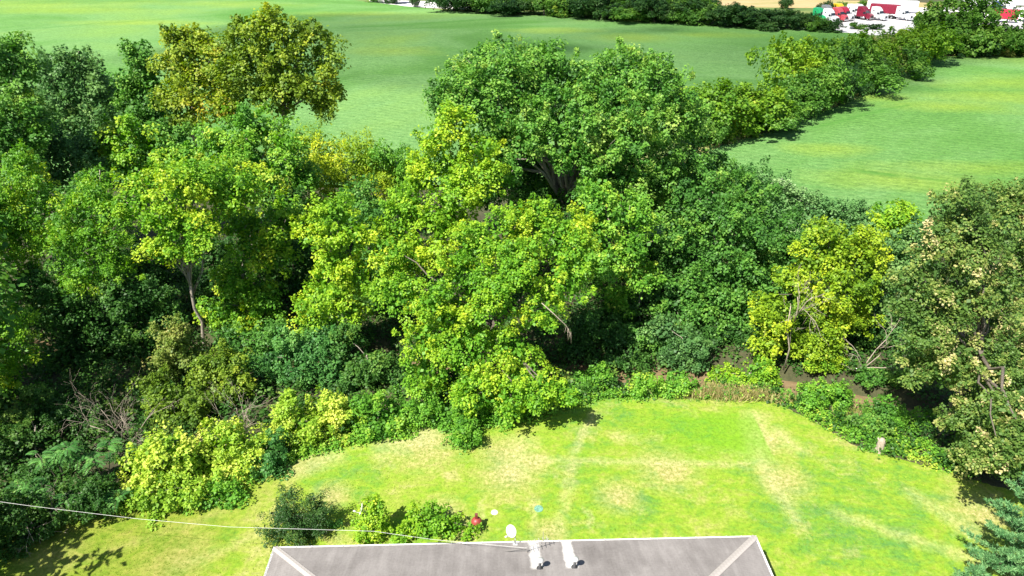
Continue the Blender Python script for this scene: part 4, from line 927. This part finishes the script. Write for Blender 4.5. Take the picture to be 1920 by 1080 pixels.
# ------------------------------------------------------------------ sumac with long feathered leaves
def sumac(label, px, py, h, seed, nf=11, mt='teal'):
    rg = np.random.default_rng(seed); p = at_z(px, py)
    root = empty('sumac', (p.x, p.y, 0)); tag(root, label, 'sumac', 'sumacs at the left edge of the lawn')
    st = MB(); P, Nn, Dv, LL, tn = [], [], [], [], []
    for s in range(3):
        top = np.array([rg.normal(0, .35), rg.normal(0, .35), h * rg.uniform(.75, 1)])
        st.tube([(0, 0, -.1), tuple(top * .5 + np.array([.08, 0, 0])), tuple(top)], [.035, .025, .015], 5)
        for k in range(nf):
            a = k * 2.4 + rg.random(); el = rg.uniform(.25, .9); ln = rg.uniform(.65, 1.0)
            d = np.array([math.cos(a) * math.cos(el), math.sin(a) * math.cos(el), math.sin(el)])
            base = top * (1 - .25 * rg.random()); tone = rg.normal(.5, .2)
            q = []
            for i in range(13):
                t = i / 12; c0 = base + d * ln * t + np.array([0, 0, -.55 * ln * t * t]); q.append(c0)
                if i < 2: continue
                tan = nrm(d + np.array([0, 0, -1.1 * t])); side = nrm(np.cross(tan, [0, 0, 1]))
                for sg in (-1, 1):
                    P.append(c0); Dv.append(side * sg + tan * .45 + np.array([0, 0, -.25])); Nn.append(np.array([0, 0, 1]) + rg.normal(0, .2, 3))
                    LL.append(.23 * (1 - .5 * abs(t - .45))); tn.append(tone + rg.normal(0, .08))
            st.tube([tuple(x) for x in q[::4]], .006, 3)
    link(bpy.data.objects.new('foliage', leaf_mesh('sumac_foliage', np.array(P), np.array(Nn), np.array(Dv), np.array(LL), np.array(tn), LM[mt], .17, .03)), root)
    st.build('stem', BARKD, root, True)
for i, (px, py, h, lab) in enumerate([(125, 925, 3.4, 'leftmost tall sumac with drooping feathered leaves'), (165, 915, 3.6, 'tallest sumac in the clump by the left lawn'),
        (200, 920, 3.0, 'rightmost sumac against the pale leaved bush'), (150, 975, 2.0, 'short sumac at the shaded lawn corner'), (215, 965, 1.6, 'low sumac shoot under the yellow vine bush'), (90, 960, 2.6, 'shaded sumac next to the bare fallen twigs')]):
    sumac(lab, px, py, h, 40 + i)

# ------------------------------------------------------------------ dead brush and bare branches
def dead(label, org, stems, seed, name='dead_brush', cat='dead bush', depth=3, thick=.03):
    rg = np.random.default_rng(seed); root = empty(name, org); tag(root, label, cat)
    def grow(mb, a, d, ln, r, lev):
        pts = [a]; 
        for i in range(3):
            d = nrm(d + rg.normal(0, .16, 3)); pts.append(pts[-1] + d * ln / 3)
        mb.tube([tuple(p) for p in pts], np.linspace(r, r * .55, 4), 4 if lev else 5)
        if lev < depth:
            for k in range(rg.integers(2, 5)):
                t = rg.integers(1, 4); dd = nrm(d + rg.normal(0, .55, 3))
                grow(mb, pts[t], dd, ln * rg.uniform(.45, .75), r * .52, lev + 1)
    for a, d, ln in stems:
        mb = MB(); grow(mb, np.array(a, float), nrm(np.array(d, float)), ln, thick, 0); mb.build('branch', DEAD, root, True)
def fan(n_, ln, spread, seed, z=0):
    rg = np.random.default_rng(seed)
    return [((rg.normal(0, .3), rg.normal(0, .3), z), (rg.normal(0, spread), rg.normal(-.2, spread), 1), ln * rg.uniform(.7, 1.2)) for _ in range(n_)]
p = at_z(245, 830); dead('grey dead brush in front of the dark hollow at left', (p.x, p.y, 0), fan(11, 2.4, .55, 1), 21)
p = at_z(450, 815); dead('grey dead brush behind the pale weed bush', (p.x, p.y, 0), fan(10, 2.2, .5, 2), 22)
p = at_z(60, 1000); dead('bare fallen branches in the shade at lower left', (p.x, p.y, .05), [((0, 0, 1.6), (.5, -.3, -.5), 1.8), ((0, 0, 1.7), (.7, .1, -.2), 1.7), ((.1, 0, 1.4), (.2, -.5, -.4), 1.6), ((0, 0, 0), (-.1, 0, 1), 1.7)], 23, name='dead_branches', thick=.035)
c_, _ = at_y(1600, 740, 42.2); dead('bare dead sapling over the creek under the golden tree', (c_.x, 42.2, gh(c_.x, 42.2) - .05), [((0, 0, 0), (.1, 0, 1), 3.2), ((0, 0, .2), (.5, -.2, 1), 2.6), ((.1, 0, .1), (-.5, -.1, .9), 2.2), ((0, 0, .4), (.9, -.3, .5), 2.2)], 24, name='dead_sapling', cat='dead tree', thick=.05)
c_, _ = at_y(1490, 600, 42.5); dead('pale bare branches left of the golden tree crown', (c_.x, 42.5, 0), [((0, 0, 0), (0, .03, 1), 5.5), ((0, 0, 4.2), (-.2, -.3, 1), 2.4), ((0, 0, 4.6), (.15, -.2, 1), 2.6)], 25, name='dead_sapling', cat='dead tree', thick=.06)
# a broken limb hanging from the central maple: a branch of that tree
c_, _ = at_y(1040, 590, 37.6)
root_m = [o for o in COL.objects if o.get('label', '').startswith('wide yellow green maple')][0]
rg = np.random.default_rng(9); mb = MB(); o_ = np.array(c_) - np.array(root_m.location)
e1 = o_ + np.array([.75, -.1, -.75]); e2 = e1 + np.array([.35, 0, -.55])
mb.tube([tuple(o_ + np.array([-.8, .6, .5])), tuple(o_), tuple(e1), tuple(e2)], [.03, .026, .02, .010], 6)
for k in range(9):
    s = e1 + (e2 - e1) * rg.random(); mb.tube([tuple(s), tuple(s + np.array([rg.normal(0, .15), rg.normal(0, .15), -rg.uniform(.3, .8)]))], [.012, .005], 4)
mb.build('broken_limb', DEAD, root_m, True)
# drift wood along the creek
for i, (px, py, a, ln) in enumerate([(1330, 722, .2, 2.2), (1350, 728, -.4, 1.6), (1560, 742, .5, 1.8), (1650, 765, -.2, 2.4)]):
    p = at_z(px, py, -.4); gz = gh(p.x, p.y)
    o = MB().tube([(-ln/2, 0, 0), (0, .08, .07), (ln/2, -.05, .02)], [.07, .06, .03], 6).tube([(0, .08, .07), (.25, .3, .3)], [.03, .012], 5).build('driftwood', DEAD, None, True)
    o.location = (p.x, p.y, gz + .10); o.rotation_euler = (0, 0, a)
    tag(o, ['long driftwood branch at the bank behind the dry grass', 'short driftwood stick beside the yellow green creek bush', 'driftwood branch below the golden tree', 'driftwood branch on the far bank near the water bend'][i], 'driftwood', 'driftwood on the creek bank')

# ------------------------------------------------------------------ undergrowth, dry bank grass, lawn tufts (uncountable)
rg = np.random.default_rng(77)
k = 8500
ux = rg.uniform(-46, 46, k); uy = rg.uniform(20, 66, k)
edge = np.interp(ux, LX, LY); cy_ = np.interp(ux, CX, CY)
ok = (uy > edge + .15) & ((np.abs(uy - cy_) > 1.9) | (ux < 12.5)); ux, uy = ux[ok], uy[ok]
uz = ground_h(ux, uy) + rg.gamma(2, .16, len(ux))
cp = np.stack([ux, uy, uz], 1); cn = np.tile(np.array([0, -.3, 1.0]), (len(ux), 1))
P, Nn, Dv, LL, tone = leaves_from(rg, cp, cn, .75, 30, .22, tone_c=.2)
P[:, 2] = np.maximum(P[:, 2], ground_h(P[:, 0], P[:, 1]) + .02)
o = bpy.data.objects.new('undergrowth', leaf_mesh('undergrowth', P, Nn, Dv, LL, tone, LM['under'])); link(o); tag(o, 'leafy undergrowth on the woodland floor', 'undergrowth', kind='stuff')
# leafy weeds right along the mown edge
k = 3600; t = rg.uniform(0, 1, k); ux = -30 + 58 * t; edge = np.interp(ux, LX, LY); uy = edge + rg.normal(.1, .28, k) + np.where(ux > 15, rg.uniform(0, 2.2, k) * np.clip((ux - 15) / 3, 0, 1), 0)
keep = (np.abs(uy - np.interp(ux, CX, CY)) > 1.7) & ((ux > 15) | (t * 977 % 1 < .45)); ux, uy = ux[keep], uy[keep]; k = len(ux)
cp = np.stack([ux, uy, rg.uniform(.02, .35, k)], 1)
P, Nn, Dv, LL, tone = leaves_from(rg, cp, np.tile(np.array([0, -.4, 1.0]), (k, 1)), .3, 14, .13, tone_c=.2)
P[:, 2] = np.maximum(P[:, 2], .02)
o = bpy.data.objects.new('edge_weeds', leaf_mesh('edge_weeds', P, Nn, Dv, LL, tone, LM['bright'])); link(o); tag(o, 'low green weeds fringing the mown lawn', 'weeds', kind='stuff')
def blades(name, label, pts, h, material, per=1, wid=.05, lean=.35, tone_m=.5):
    k = len(pts); rg2 = np.random.default_rng(len(pts))
    d = np.stack([rg2.normal(0, lean, k), rg2.normal(0, lean, k), np.ones(k)], 1)
    o = bpy.data.objects.new(name, leaf_mesh(name, pts, rg2.normal(size=(k, 3)), d, h * rg2.uniform(.6, 1.3, k), rg2.normal(tone_m, .22, k), LM[material], wid, .02)); link(o)
    tag(o, label, 'grass', kind='stuff')
pts = []
for px, py, n_, sx, sy in ((1330, 744, 2600, 1.1, .35), (1385, 747, 2200, 1.0, .3), (1430, 752, 700, .7, .2), (1475, 760, 200, .6, .15), (1620, 790, 500, .8, .4)):
    p = at_z(px, py); pts.append(np.stack([rg.normal(p.x, sx, n_), rg.normal(p.y + .3, sy, n_), np.zeros(n_)], 1))
blades('bank_grass', 'tall straw coloured grass on the creek bank', np.concatenate(pts), .62, 'dry', wid=.04, tone_m=.62)
k = 70000; ux = rg.uniform(-32, 32, k); uy = rg.uniform(21, 44, k); ok = uy < np.interp(ux, LX, LY) - .05
ux, uy = ux[ok], uy[ok]
blades('lawn_tufts', 'short tufts standing in the mown lawn', np.stack([ux, uy, np.full(len(ux), .0)], 1), .075, 'turf', wid=.22, lean=.7, tone_m=.55)
k = 700; t = rg.uniform(.0, 1, k); hy = HY[1] + t * (HY[-1] - HY[1]); hx = np.interp(hy, HY, HX) + rg.uniform(.3, 2.0, k)
cp = np.stack([hx, hy, ground_h(hx, hy) + .55 + rg.uniform(0, .3, k)], 1)
P, Nn, Dv, LL, tone = leaves_from(rg, cp, np.tile(np.array([0, -.4, 1.0]), (k, 1)), .5, 9, .34, tone_c=.2)
o = bpy.data.objects.new('hedgerow_weeds', leaf_mesh('hedgerow_weeds', P, Nn, Dv, LL, tone, LM['dry'])); link(o); tag(o, 'pale weeds along the foot of the hedgerow', 'weeds', kind='stuff')

# ------------------------------------------------------------------ hedgerows and far trees (shared crowns)
PROTO = []
for i in range(6):
    rg = np.random.default_rng(300 + i)
    lob = [[rg.normal(0, .30), rg.normal(0, .28), .42 + rg.uniform(-.15, .42), r_, r_, r_ * rg.uniform(.8, 1.0)] for r_ in rg.uniform(.26, .46, 9)]
    top = max(l[2] + l[5] for l in lob)
    for l in lob: l[2] *= 1 / top; l[5] *= 1 / top
    for l in lob: l[2] = max(l[2], l[5] * .95)
    cp, cn = clumps(rg, lob, 1.8, .13, backkeep=.9, inner=.35, gap=.15); ok = cp[:, 2] > .02; cp, cn = cp[ok], cn[ok]
    P, Nn, Dv, LL, tone = leaves_from(rg, cp, cn, .13, 62, .050, tone_c=.15, tip=.2)
    P[:, 2] = np.maximum(P[:, 2], .005)
    cm = leaf_mesh('far_crown', P, Nn, Dv, LL, tone, LM['far'])
    tm = skeleton(rg, lob, cp, (0, 0, 0), .5, .028, twigs=8).mesh('far_trunk', BARKD, True)
    PROTO.append((cm, tm))
ORD = ['first', 'second', 'third', 'fourth', 'fifth', 'sixth', 'seventh', 'eighth', 'ninth', 'tenth', 'eleventh', 'twelfth', 'thirteenth', 'fourteenth', 'fifteenth', 'sixteenth', 'seventeenth', 'eighteenth', 'nineteenth', 'twentieth', 'twenty-first', 'twenty-second', 'twenty-third', 'twenty-fourth']
fr_ = random.Random(5)
def fartree(name, label, px, pybase, wpx, pytop, mt, cat='tree', group=None, D=None, lift=0.0):
    g = at_z(px, pybase) if D is None else at_y(px, pybase, D)[0]
    D = g.y; top, mpp = at_y(px, pytop, D); w = wpx * mpp; gz = gh(g.x, D) + lift
    h = max(1.2, top.z - gz)
    cm, tm = fr_.choice(PROTO)
    root = empty(name, (g.x, D, gz), fr_.uniform(0, 6.28)); tag(root, label, cat, group)
    for nm, me, ma in (('crown', cm, LM[mt]), ('trunk', tm, None)):
        o = bpy.data.objects.new(nm, me); link(o, root); o.scale = (w / 1.12, w / 1.12, h)
        if ma: o.material_slots[0].link = 'OBJECT'; o.material_slots[0].material = ma
    return root
# the hedgerow between the fields, near end first
HR = [(1345, 262, 120, 150, 'farlime', 'yellow green bush at the near end of the hedgerow'), (1400, 250, 90, 160, 'farlime', 'yellowish bush second from the near end of the hedgerow'), (1315, 270, 70, 190, 'farmid', 'green bush touching the big maple at the hedgerow end'),
      (1425, 246, 95, 172, 'farmid', 'dark rounded bush where yellow flowers edge the hedgerow'), (1475, 226, 80, 150, 'farmid', 'green bush below the tall yellow green hedgerow tree'), (1500, 200, 105, 72, 'farlime', 'tall yellow green tree in the middle of the hedgerow'),
      (1515, 214, 90, 122, 'farmid', 'dark green rounded tree in front of the tall yellow green hedgerow tree'), (1560, 194, 70, 120, 'far', 'dark tree right of the middle of the hedgerow'), (1570, 160, 80, 75, 'farmid', 'green tree behind the dark hedgerow middle'),
      (1600, 150, 70, 60, 'farlime', 'yellow topped tree just left of the parked trucks view'), (1612, 172, 95, 102, 'farmid', 'broad mid green bush near the far end of the hedgerow'), (1650, 140, 60, 78, 'brown', 'brownish bush in the far part of the hedgerow'),
      (1668, 142, 80, 90, 'farmid', 'green bush before the rounded far tree of the hedgerow'), (1640, 158, 60, 105, 'far', 'dark bush between two green far hedgerow bushes'), (1704, 118, 90, 46, 'farlime', 'large rounded bright tree at the far end of the hedgerow'), (1725, 108, 60, 70, 'farmid', 'small tree at the last corner of the hedgerow')]
for px, pb, w_, pt, mt, lab in HR:
    fartree('hedgerow_tree', lab, px - 4, pb - 4, w_ * 1.12, pt, mt, group='hedgerow between the two fields')
for i in range(14):
    px_ = 1322 + i * 30; yb = np.interp(px_, [q[0] for q in hedge_px], [q[1] for q in hedge_px]) - 5; sc_ = 1 - i * .045
    fartree('hedgerow_bush', ORD[i] + ' low bush from the near end along the hedgerow foot', px_ - 6, yb, 62 * sc_, yb - 52 * sc_ * fr_.uniform(.8, 1.15), fr_.choice(['farmid', 'farmid', 'farlime', 'far']), 'bush', 'low bushes along the hedgerow foot')
# yellow flowering weeds at the hedgerow foot
for i, (px, py) in enumerate([(1398, 250), (1415, 246), (1432, 241)]):
    fartree('goldenrod_clump', ['left', 'middle', 'right'][i] + ' clump of yellow goldenrod at the hedgerow foot', px, py, 22, py - 18, 'gold', 'flowers', 'goldenrod at the hedgerow foot', lift=.4)
# wood at the far right corner
for px, pb, w_, pt, mt, lab in [(1782, 92, 130, -12, 'farmid', 'tall dark tree hiding part of the truck yard'), (1738, 84, 60, 22, 'farmid', 'dark tree left of the tall one at the truck yard'), (1800, 98, 110, 45, 'far', 'dark broad bush at the top edge of the right field'), (1845, 100, 90, 40, 'farmid', 'rounded green tree below the white trailers'),
      (1905, 102, 80, 50, 'farmid', 'green tree at the right edge below the red trailer'), (1950, 104, 90, 36, 'farmid', 'green tree past the right edge of the field'), (1770, 99, 80, 60, 'farmid', 'low green bush at the right field corner'), (1880, 101, 60, 62, 'brown', 'brownish bush at the top edge of the right field'), (1832, 101, 60, 65, 'far', 'low dark bush in the top edge row of the right field')]:
    fartree('field_edge_tree', lab, px, pb, w_ * .9, pt + (8 if px > 1800 else 0), mt, group='trees at the top of the right field')
# hedge beyond the left field, cloud shade put into its dark leaf colours
px = 852; i = 0
while px < 1560 and i < 24:
    yb = np.interp(px, [q[0] for q in backL], [q[1] for q in backL])
    w_ = fr_.uniform(50, 84); hh = fr_.uniform(34, 58)
    if 1420 < px < 1500: hh = 36
    if px > 1480: hh = fr_.uniform(22, 30) if px < 1525 else 16; w_ = fr_.uniform(40, 50)
    fartree('hedge_tree', ORD[i] + ' tree from the left in the dark hedge beyond the left field', px, yb - 1, w_, yb - hh, 'far' if fr_.random() < .62 else 'farmid', group='dark hedge beyond the left field')
    px += w_ * .56; i += 1
px = 870; i = 0
while px < 1300 and i < 14:
    w_ = fr_.uniform(50, 80)
    fartree('hedge_tree', ORD[i] + ' tree from the left in the rear row behind the dark hedge', px, np.interp(px, [q[0] for q in backL], [q[1] for q in backL]) - 14, w_, -22, 'far' if fr_.random() < .6 else 'farmid', group='rear row behind the dark hedge')
    px += w_ * .62; i += 1
for px, pb, w_, pt, mt, lab in [(778, 8, 14, -6, 'far', 'small dark tree by the road, left'), (828, 9, 16, -4, 'far', 'small dark tree by the road, right'), (735, 2, 34, -16, 'far', 'dark bush at the top edge before the road'), (700, 1, 26, -14, 'farmid', 'small bush at the top edge left of the road'),
      (1470, 20, 20, -4, 'far', 'small dark pine in the dry meadow'), (1545, 34, 26, 2, 'far', 'dark tree behind the green truck'), (1570, 26, 22, 4, 'farmid', 'small tree behind the red truck'), (1620, 14, 14, 1, 'farmid', 'small tree in the meadow behind the white trailer'), (1660, 12, 12, 0, 'farmid', 'tiny tree in the meadow by the white trailer'), (1697, 14, 16, 1, 'farmid', 'small bush at the meadow end near the tall dark tree'),
      (1512, 58, 40, 24, 'far', 'dark bush left of the green truck'), (1555, 60, 26, 36, 'far', 'dark sapling in front of the first white truck'), (1640, 57, 20, 44, 'far', 'small dark round bush in front of the parked trucks'), (1606, 56, 20, 42, 'farmid', 'small green bush before the dark red truck')]:
    fartree('small_tree', lab, px, pb, w_, pt, mt)

# ------------------------------------------------------------------ trucks
def paint(name, c): 
    m_ = plain(name, c, .3, 0, .05, 1.2); return m_
PAINT = {'white': paint('truck_white', (.74, .76, .78)), 'green': paint('truck_green', (.02, .34, .13)), 'red': paint('truck_red', (.40, .02, .05)), 'darkred': paint('truck_dark_red', (.23, .02, .045)), 'yellow': paint('truck_yellow', (.75, .50, .02)), 'blue': paint('truck_blue', (.03, .05, .16)), 'pink': paint('truck_coral', (.52, .08, .10)), 'grey': paint('truck_grey', (.22, .23, .24))}
TYRE = plain('tyre', (.02, .02, .02), .9); RIM = plain('rim', (.55, .56, .57), .35, .7); CHROME = plain('chrome', (.6, .6, .6), .25, .8); CHAS = plain('chassis', (.04, .04, .045), .7)
whl = {}
def wheel(parent, x, y):
    if 't' not in whl:
        R = Matrix.Rotation(math.pi / 2, 3, 'X')
        whl['t'] = MB().lathe([(.30, -.14), (.47, -.15), (.52, -.10), (.52, .10), (.47, .15), (.30, .14)], 18, (0, 0, 0), R).mesh('tyre', TYRE, True)
        whl['r'] = MB().lathe([(0, -.10), (.12, -.12), (.30, -.06), (.31, -.13), (.31, .13), (.30, .06), (.12, .12), (0, .10)], 14, (0, 0, 0), R).mesh('rim', RIM, True)
    o = bpy.data.objects.new('wheel', whl['t']); link(o, parent); o.location = (x, y, .52)
    link(bpy.data.objects.new('rim', whl['r']), o)
def truck(label, px, py, body, hood, ang=-57, sleeper=True, D=None):
    g = at_z(px, py); root = empty('semi_truck', (g.x, g.y, gh(g.x, g.y) + .10), math.radians(ang)); tag(root, label, 'truck', 'trucks parked in the yard')
    bm_, hm = PAINT[body], PAINT[hood]
    prof = [(-2.6, .9), (.75, .9), (.75, 2.05), (.25, 2.85), (-.35, 3.55), (-1.0, 3.95), (-2.55, 4.02), (-2.6, 3.9)]
    MB().prism(prof, -1.2, 1.2).build('cab', bm_, root, bevel=.12)
    MB().prism([(.72, .75), (2.35, .70), (2.45, 1.0), (2.35, 1.55), (1.7, 1.92), (.72, 2.08)], -.92, .92).build('hood', hm, root, bevel=.1)
    for s in (-1, 1):
        MB().prism([(1.0, .55), (2.4, .45), (2.4, .95), (2.1, 1.22), (1.45, 1.25), (1.1, 1.0)], s * .80, s * 1.2).build('fender', hm, root, bevel=.06)
        MB().box((2.30, s * 1.0, .98), (.22, .26, .18)).build('headlight', CHROME, root)
        MB().box((.1, s * 1.215, 2.15), (.75, .03, .62)).build('side_window', GLASS, root)
        if sleeper: MB().box((-1.55, s * 1.215, 2.9), (.36, .03, .36)).build('sleeper_window', GLASS, root)
        MB().tube([(-.9, s * 1.05, .75), (.6, s * 1.05, .75)], .3, 12).build('fuel_tank', CHROME, root, True)
        MB().box((.78, s * 1.36, 2.2), (.12, .18, .6)).build('mirror', CHAS, root)
    MB().add([(.775, -1.08, 2.10), (.775, 1.08, 2.10), (.31, 1.05, 2.80), (.31, -1.05, 2.80)], [(0, 1, 2, 3)]).add([(.70, -1.08, 2.10), (.70, 1.08, 2.10), (.25, 1.05, 2.80), (.25, -1.05, 2.80)], [(3, 2, 1, 0)]).build('windshield', GLASS, root)
    MB().box((2.44, 0, 1.12), (.06, .95, .72)).build('grille', CHAS, root)
    MB().box((2.5, 0, .55), (.22, 2.35, .42)).build('bumper', CHROME if body != 'white' else hm, root, bevel=.05)
    MB().box((-2.0, 0, .85), (6.6, .9, .26)).build('chassis', CHAS, root)
    MB().tube([(-2.75, 1.0, .9), (-2.75, 1.0, 3.9)], .08, 8).build('exhaust', CHROME, root, True)
    for y in (-1.0, 1.0): wheel(root, 1.65, y)
    for x in (-3.6, -4.8):
        for y in (-1.02, -.70, .70, 1.02): wheel(root, x, y)
    return root
def trailer(label, px, py, col, ang=-57, ln=14.0, group='trailers parked in the yard'):
    g = at_z(px, py); root = empty('box_trailer', (g.x, g.y, gh(g.x, g.y) + .10), math.radians(ang)); tag(root, label, 'trailer', group)
    MB().box((-ln / 2, 0, 2.62), (ln, 2.56, 2.75)).build('body', PAINT[col], root, bevel=.05)
    for i in range(int(ln / 1.2)):
        for s in (-1, 1): MB().box((-.6 - i * 1.2, s * 1.29, 2.62), (.05, .03, 2.6)).build('side_rib', PAINT[col], root)
    MB().box((-ln / 2, 0, 1.15), (ln - .4, 1.1, .2)).build('chassis', CHAS, root)
    for s in (-1, 1): MB().box((-2.6, s * .7, .58), (.12, .12, 1.14)).build('landing_leg', CHAS, root)
    for x in (-ln + 1.2, -ln + 2.5):
        for y in (-1.02, -.70, .70, 1.02): wheel(root, x, y)
truck('green truck cab half hidden by the dark bush', 1537, 43, 'green', 'green')
truck('grey roofed truck behind the first white one', 1552, 38, 'grey', 'white')
truck('white truck with dark grille, second from the left', 1556, 45, 'white', 'white')
truck('coral red truck tucked beside the first white one', 1573, 43, 'pink', 'pink')
truck('red truck with a white hood', 1584, 42, 'red', 'white')
truck('yellow topped truck behind the red one', 1574, 35, 'yellow', 'red')
truck('white truck behind the red one with a white hood', 1600, 37, 'white', 'white')
truck('tall white truck just behind the dark red one', 1612, 37, 'white', 'white')
truck('dark red truck in the middle of the row', 1620, 41, 'darkred', 'darkred')
truck('white truck in front of the dark red trailer', 1646, 42, 'white', 'white')
trailer('dark red box trailer behind the white truck', 1682, 38, 'darkred', -38, 9)
truck('white truck at the right end of the row beside the tall tree', 1693, 42, 'white', 'white')
trailer('long white box trailer across the back of the yard', 1715, 30, 'white', -12, 16)
truck('dark blue truck in the right hand yard', 1872, 29, 'blue', 'blue', -45)
truck('white truck beside the dark blue one', 1896, 30, 'white', 'white', -28)
trailer('white box trailer left of the dark blue truck', 1868, 24, 'white', -20, 12)
trailer('red box trailer above the right edge trees', 1904, 47, 'red', -30, 8)
truck('white truck cut by the right edge behind the red trailer', 1922, 44, 'white', 'white', -30)
trailer('white box trailer at the top right edge', 1925, 18, 'white', -8, 16)
print('LEAF TRIS', TRI[0])

# ------------------------------------------------------------------ a thin fair-weather cloud overhead; its shade lies across the far field
def cloud(label, gx, gy, rx, ry, alt, seed):
    off = Vector((sv.x, sv.y)) * (alt / -sv.z)
    rg = np.random.default_rng(seed); k = 26
    U = np.linspace(0, 2 * np.pi, 49); Vv = np.linspace(-np.pi / 2, np.pi / 2, 25); U, Vv = np.meshgrid(U, Vv)
    r = 1 + .10 * np.sin(3 * U + 1) + .08 * np.sin(5 * U + 2) + .06 * np.sin(9 * U) * np.cos(3 * Vv)
    X = np.cos(U) * np.cos(Vv) * rx * r; Y = np.sin(U) * np.cos(Vv) * ry * r; Z = np.sin(Vv) * 30 * (1 + .3 * np.sin(4 * U) * np.cos(4 * Vv))
    o = bpy.data.objects.new('cloud', grid_mesh('cloud', X, Y, Z, CLOUD)); link(o); o.location = (gx - off.x, gy - off.y, alt)
    tag(o, label, 'cloud')
CLOUD, n, b = mat('cloud_vapour')
tr = N(n, 'ShaderNodeBsdfTransparent'); tl = N(n, 'ShaderNodeBsdfTranslucent'); tl.inputs['Color'].default_value = (.9, .9, .92, 1)
mx = N(n, 'ShaderNodeMixShader'); cn_ = noise(n, coord(n), .02, 5, .6)
n.links.new(ramp(n, cn_, [(.32, (.06, .06, .06)), (.62, (.34, .34, .34))]), mx.inputs[0])
n.links.new(tr.outputs[0], mx.inputs[1]); n.links.new(tl.outputs[0], mx.inputs[2]); n.links.new(mx.outputs[0], n.nodes['Material Output'].inputs['Surface'])
cloud('thin cloud overhead whose shade dims the far field and dark hedge', 30, 205, 130, 66, 900, 4)
